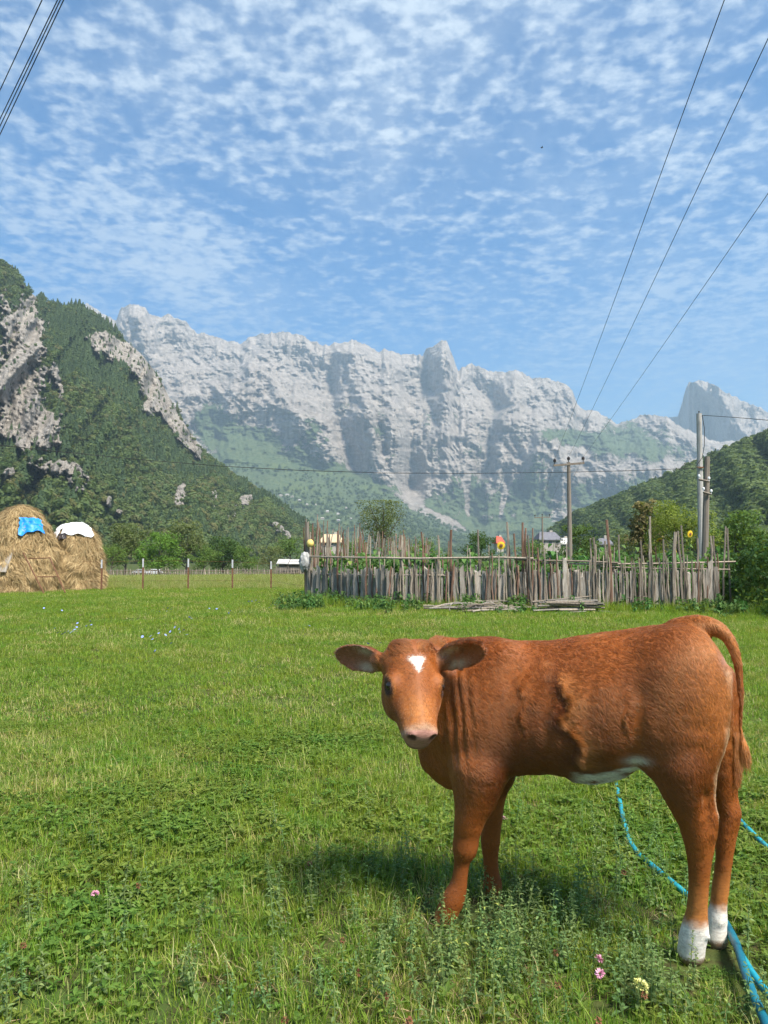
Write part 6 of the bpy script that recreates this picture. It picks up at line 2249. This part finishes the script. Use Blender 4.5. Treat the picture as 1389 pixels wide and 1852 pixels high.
    # ---- coat: short hairs lying along the body
    r_ = np.random.default_rng(5)
    tri = np.concatenate([F[:, [0, 1, 2]], F[:, [0, 2, 3]]])
    ta = np.linalg.norm(np.cross(V[tri[:, 1]] - V[tri[:, 0]], V[tri[:, 2]] - V[tri[:, 0]]), axis=1) / 2
    tcn = V[tri].mean(1)
    tn_ = vn[tri].mean(1)
    wt = ta * np.where((tn_ @ (-c_lat * 0 + np.array([0, -1.0, .25]))) > -.35, 1.0, .25)
    NH = 230000
    pick = r_.choice(len(tri), NH, p=wt / wt.sum())
    u1, u2 = r_.uniform(size=NH), r_.uniform(size=NH)
    fl = u1 + u2 > 1
    u1[fl], u2[fl] = 1 - u1[fl], 1 - u2[fl]
    bc = np.stack([1 - u1 - u2, u1, u2], 1)
    P = (V[tri[pick]] * bc[:, :, None]).sum(1)
    Nn = (vn[tri[pick]] * bc[:, :, None]).sum(1); Nn /= np.linalg.norm(Nn, axis=1, keepdims=True) + 1e-9
    CC = (C[tri[pick]] * bc[:, :, None]).sum(1)
    hpx, hpy = proj(P)
    l_, s_, n_h = (P - poll) @ el, (P - poll) @ sd, (P - poll) @ dn
    hd = (l_ > -.07) & (l_ < HL + .06) & (np.abs(s_) < .135) & (n_h > np.interp(l_, [-.05, .1, .4], [-.13, -.19, -.16])) & (n_h < .1)
    leg = P[:, 2] < .42
    lgs = sstep(P[:, 2] + .05 * perlin(P[:, 0] * 12, P[:, 1] * 12, P[:, 2] * 12, 529), .58, .28)
    # direction of the lie
    D = np.tile(np.array([.75, 0, -.55]), (NH, 1))
    lg = sstep(P[:, 2], .55, .38)[:, None]
    D = D * (1 - lg) + np.array([.18, 0, -1.0]) * lg
    ru = sstep(hpx, 1150, 1290)[:, None] * (1 - lg)
    D = D * (1 - ru) + np.array([.35, 0, -.9]) * ru
    nk = sstep(hpx, 880, 820)[:, None] * (1 - lg)
    D = D * (1 - nk) + np.array([.35, 0, -.9]) * nk
    fdir = el[None, :] * sstep(l_, .09, .16)[:, None] + (-el[None, :] + sd[None, :] * np.sign(s_)[:, None] * .8) * sstep(l_, .15, .08)[:, None] + sd[None, :] * (np.sign(s_) * .5)[:, None]
    D = np.where(hd[:, None], fdir, D)
    for (root, e1, e2, face, EL_, cen) in ears:
        le = (P - root) @ e1 / EL_
        m_ = (le > .10) & (le < 1.25) & (np.abs((P - root) @ e2) < .08) & (np.abs((P - cen) @ face) < .07)
        D = np.where(m_[:, None], e1[None, :] + e2[None, :] * .3 * np.sign((P - root) @ e2)[:, None], D)
        hd = hd | m_
    tl_ = (hpx > 1315) & (P[:, 0] > .50) & (P[:, 2] > .5) & ~hd
    swirl = np.stack([fbm(P[:, 0] * 9, P[:, 1] * 9, P[:, 2] * 9, 3, seed=531 + k) for k in range(3)], 1)
    fine = np.stack([perlin(P[:, 0] * 55, P[:, 1] * 55, P[:, 2] * 55, 541 + k) for k in range(3)], 1)
    sleek = sstep(hpx, 1070, 1150) + sstep(hpx, 940, 880)
    rough_ = np.where(hd, .38, (1.0 - .60 * np.clip(sleek, 0, 1)) * (1 - lgs) + .16 * lgs)[:, None]
    D = D / (np.linalg.norm(D, axis=1, keepdims=True) + 1e-9) + swirl * 1.15 * rough_ + fine * .55 * rough_ + r_.normal(size=(NH, 3)) * .16
    D -= Nn * (D * Nn).sum(1)[:, None]
    D /= np.linalg.norm(D, axis=1, keepdims=True) + 1e-9
    tuft = (hpx > 1326) & (hpy > 1322) & (hpy < 1412)
    LEN = np.where(hd, .013, .017 * (1 - lgs) + .010 * lgs) * r_.uniform(.6, 1.3, NH)
    LEN = np.where((l_ < .045) & hd & (n_h > -.1), .026 * r_.uniform(.6, 1.3, NH), LEN)
    LEN = np.where(tuft, .030 * r_.uniform(.5, 1.2, NH), LEN)
    plate = (np.abs(hpx - (1010 + 8 * np.sin(hpy * .09) + np.interp(hpy, [1180, 1240, 1300, 1360, 1400], [-20, 10, 2, 32, 44]))) < 9) & (hpy > 1235) & (hpy < 1385) & (P[:, 1] < 0)
    LEN = np.where(plate, .026, LEN)
    LEN = np.where((hd & (l_ > .352 * q)) | (P[:, 2] < .035), .002, LEN)
    D = np.where(tuft[:, None], np.array([.10, 0, -1.0]) + Nn * .06 + r_.normal(size=(NH, 3)) * .10, D)
    lift = np.where(hd, .17, .18 * (1 - lgs) + .13 * lgs) + .18 * np.abs(fine[:, 0]) + np.where(plate, .35, 0)
    # tufts: hairs lean together towards a guide hair
    from mathutils.kdtree import KDTree
    NG = 26000
    gi = r_.choice(NH, NG, replace=False)
    kd = KDTree(NG)
    for i_, q_ in enumerate(gi):
        kd.insert(P[q_], i_)
    kd.balance()
    own = gi[np.array([kd.find(p_)[1] for p_ in P])]
    K = 4
    pts = np.zeros((NH, K, 3), np.float32)
    P0 = P - Nn * .001
    clump = np.where(hd, .3, .36 * (1 - lgs) + .18 * lgs) * np.where(tuft, 0, 1)
    gtone = r_.normal(size=NH)[own]
    for k in range(K):
        s = k / (K - 1)
        pts[:, k] = P0 + D * (LEN * s)[:, None] + Nn * (LEN * lift * (s - .45 * s * s))[:, None]
    gp = pts[own].copy()
    for k in range(1, K):
        s = (k / (K - 1))
        near_g = np.linalg.norm(P - P[own], axis=1) < .025
        wgt = (clump * s * near_g)[:, None]
        pts[:, k] = pts[:, k] * (1 - wgt) + gp[:, k] * wgt
    wp = (world_of(pts.reshape(-1, 3).astype(float)) - base_p).astype(np.float32)
    cu = bpy.data.hair_curves.new("coat")
    cu.add_curves([K] * NH)
    cu.attributes['position'].data.foreach_set('vector', wp.ravel()) if 'position' in cu.attributes else cu.points.foreach_set('position', wp.ravel())
    rad = np.tile(np.array([.00050, .00048, .00036, .00010], np.float32), NH)
    ra = cu.attributes.get('radius') or cu.attributes.new('radius', 'FLOAT', 'POINT')
    ra.data.foreach_set('value', rad)
    cl = fbm(P[:, 0] * 40, P[:, 1] * 40, P[:, 2] * 14, 2, seed=551)
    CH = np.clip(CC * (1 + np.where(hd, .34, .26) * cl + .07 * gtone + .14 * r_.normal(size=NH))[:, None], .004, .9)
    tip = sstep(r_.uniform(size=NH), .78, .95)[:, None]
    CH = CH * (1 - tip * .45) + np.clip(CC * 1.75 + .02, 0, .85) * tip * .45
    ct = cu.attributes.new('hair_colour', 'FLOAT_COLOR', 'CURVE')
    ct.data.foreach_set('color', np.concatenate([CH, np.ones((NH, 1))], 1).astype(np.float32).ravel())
    hm, b = new_mat("calf_coat")
    ha = b.n('ShaderNodeAttribute', attribute_name='hair_colour')
    d_ = b.n('ShaderNodeBsdfPrincipled', {'Base Color': ha.outputs['Color'], 'Roughness': .6, 'Specular IOR Level': .15})
    hb = b.n('ShaderNodeBsdfHairPrincipled', {'Color': ha.outputs['Color'], 'Roughness': .38, 'Radial Roughness': .5})
    mx = b.n('ShaderNodeMixShader', {0: .50, 1: d_.outputs[0], 2: hb.outputs[0]})
    finish(b, mx.outputs[0])
    cu.materials.append(hm)
    coat = bpy.data.objects.new("coat", cu)
    COL.objects.link(coat)
    coat.parent = calf
    # ---- eyes
    em, b = new_mat("eye_gloss")
    p = b.n('ShaderNodeBsdfPrincipled', {'Base Color': (.012, .008, .006, 1), 'Roughness': .05, 'Specular IOR Level': .6})
    finish(b, p.outputs[0])
    for s in (-1, 1):
        c = hp(.163 * q, s * .0880, -.035)
        bm = bmesh.new(); bmesh.ops.create_uvsphere(bm, u_segments=20, v_segments=14, radius=.0182)
        me = bpy.data.meshes.new("eye"); bm.to_mesh(me); bm.free()
        me.polygons.foreach_set('use_smooth', np.ones(len(me.polygons), bool)); me.materials.append(em)
        o = bpy.data.objects.new("eye", me); COL.objects.link(o); o.parent = calf
        o.location = (world_of(c[None])[0] - base_p)
    return calf


build_calf()
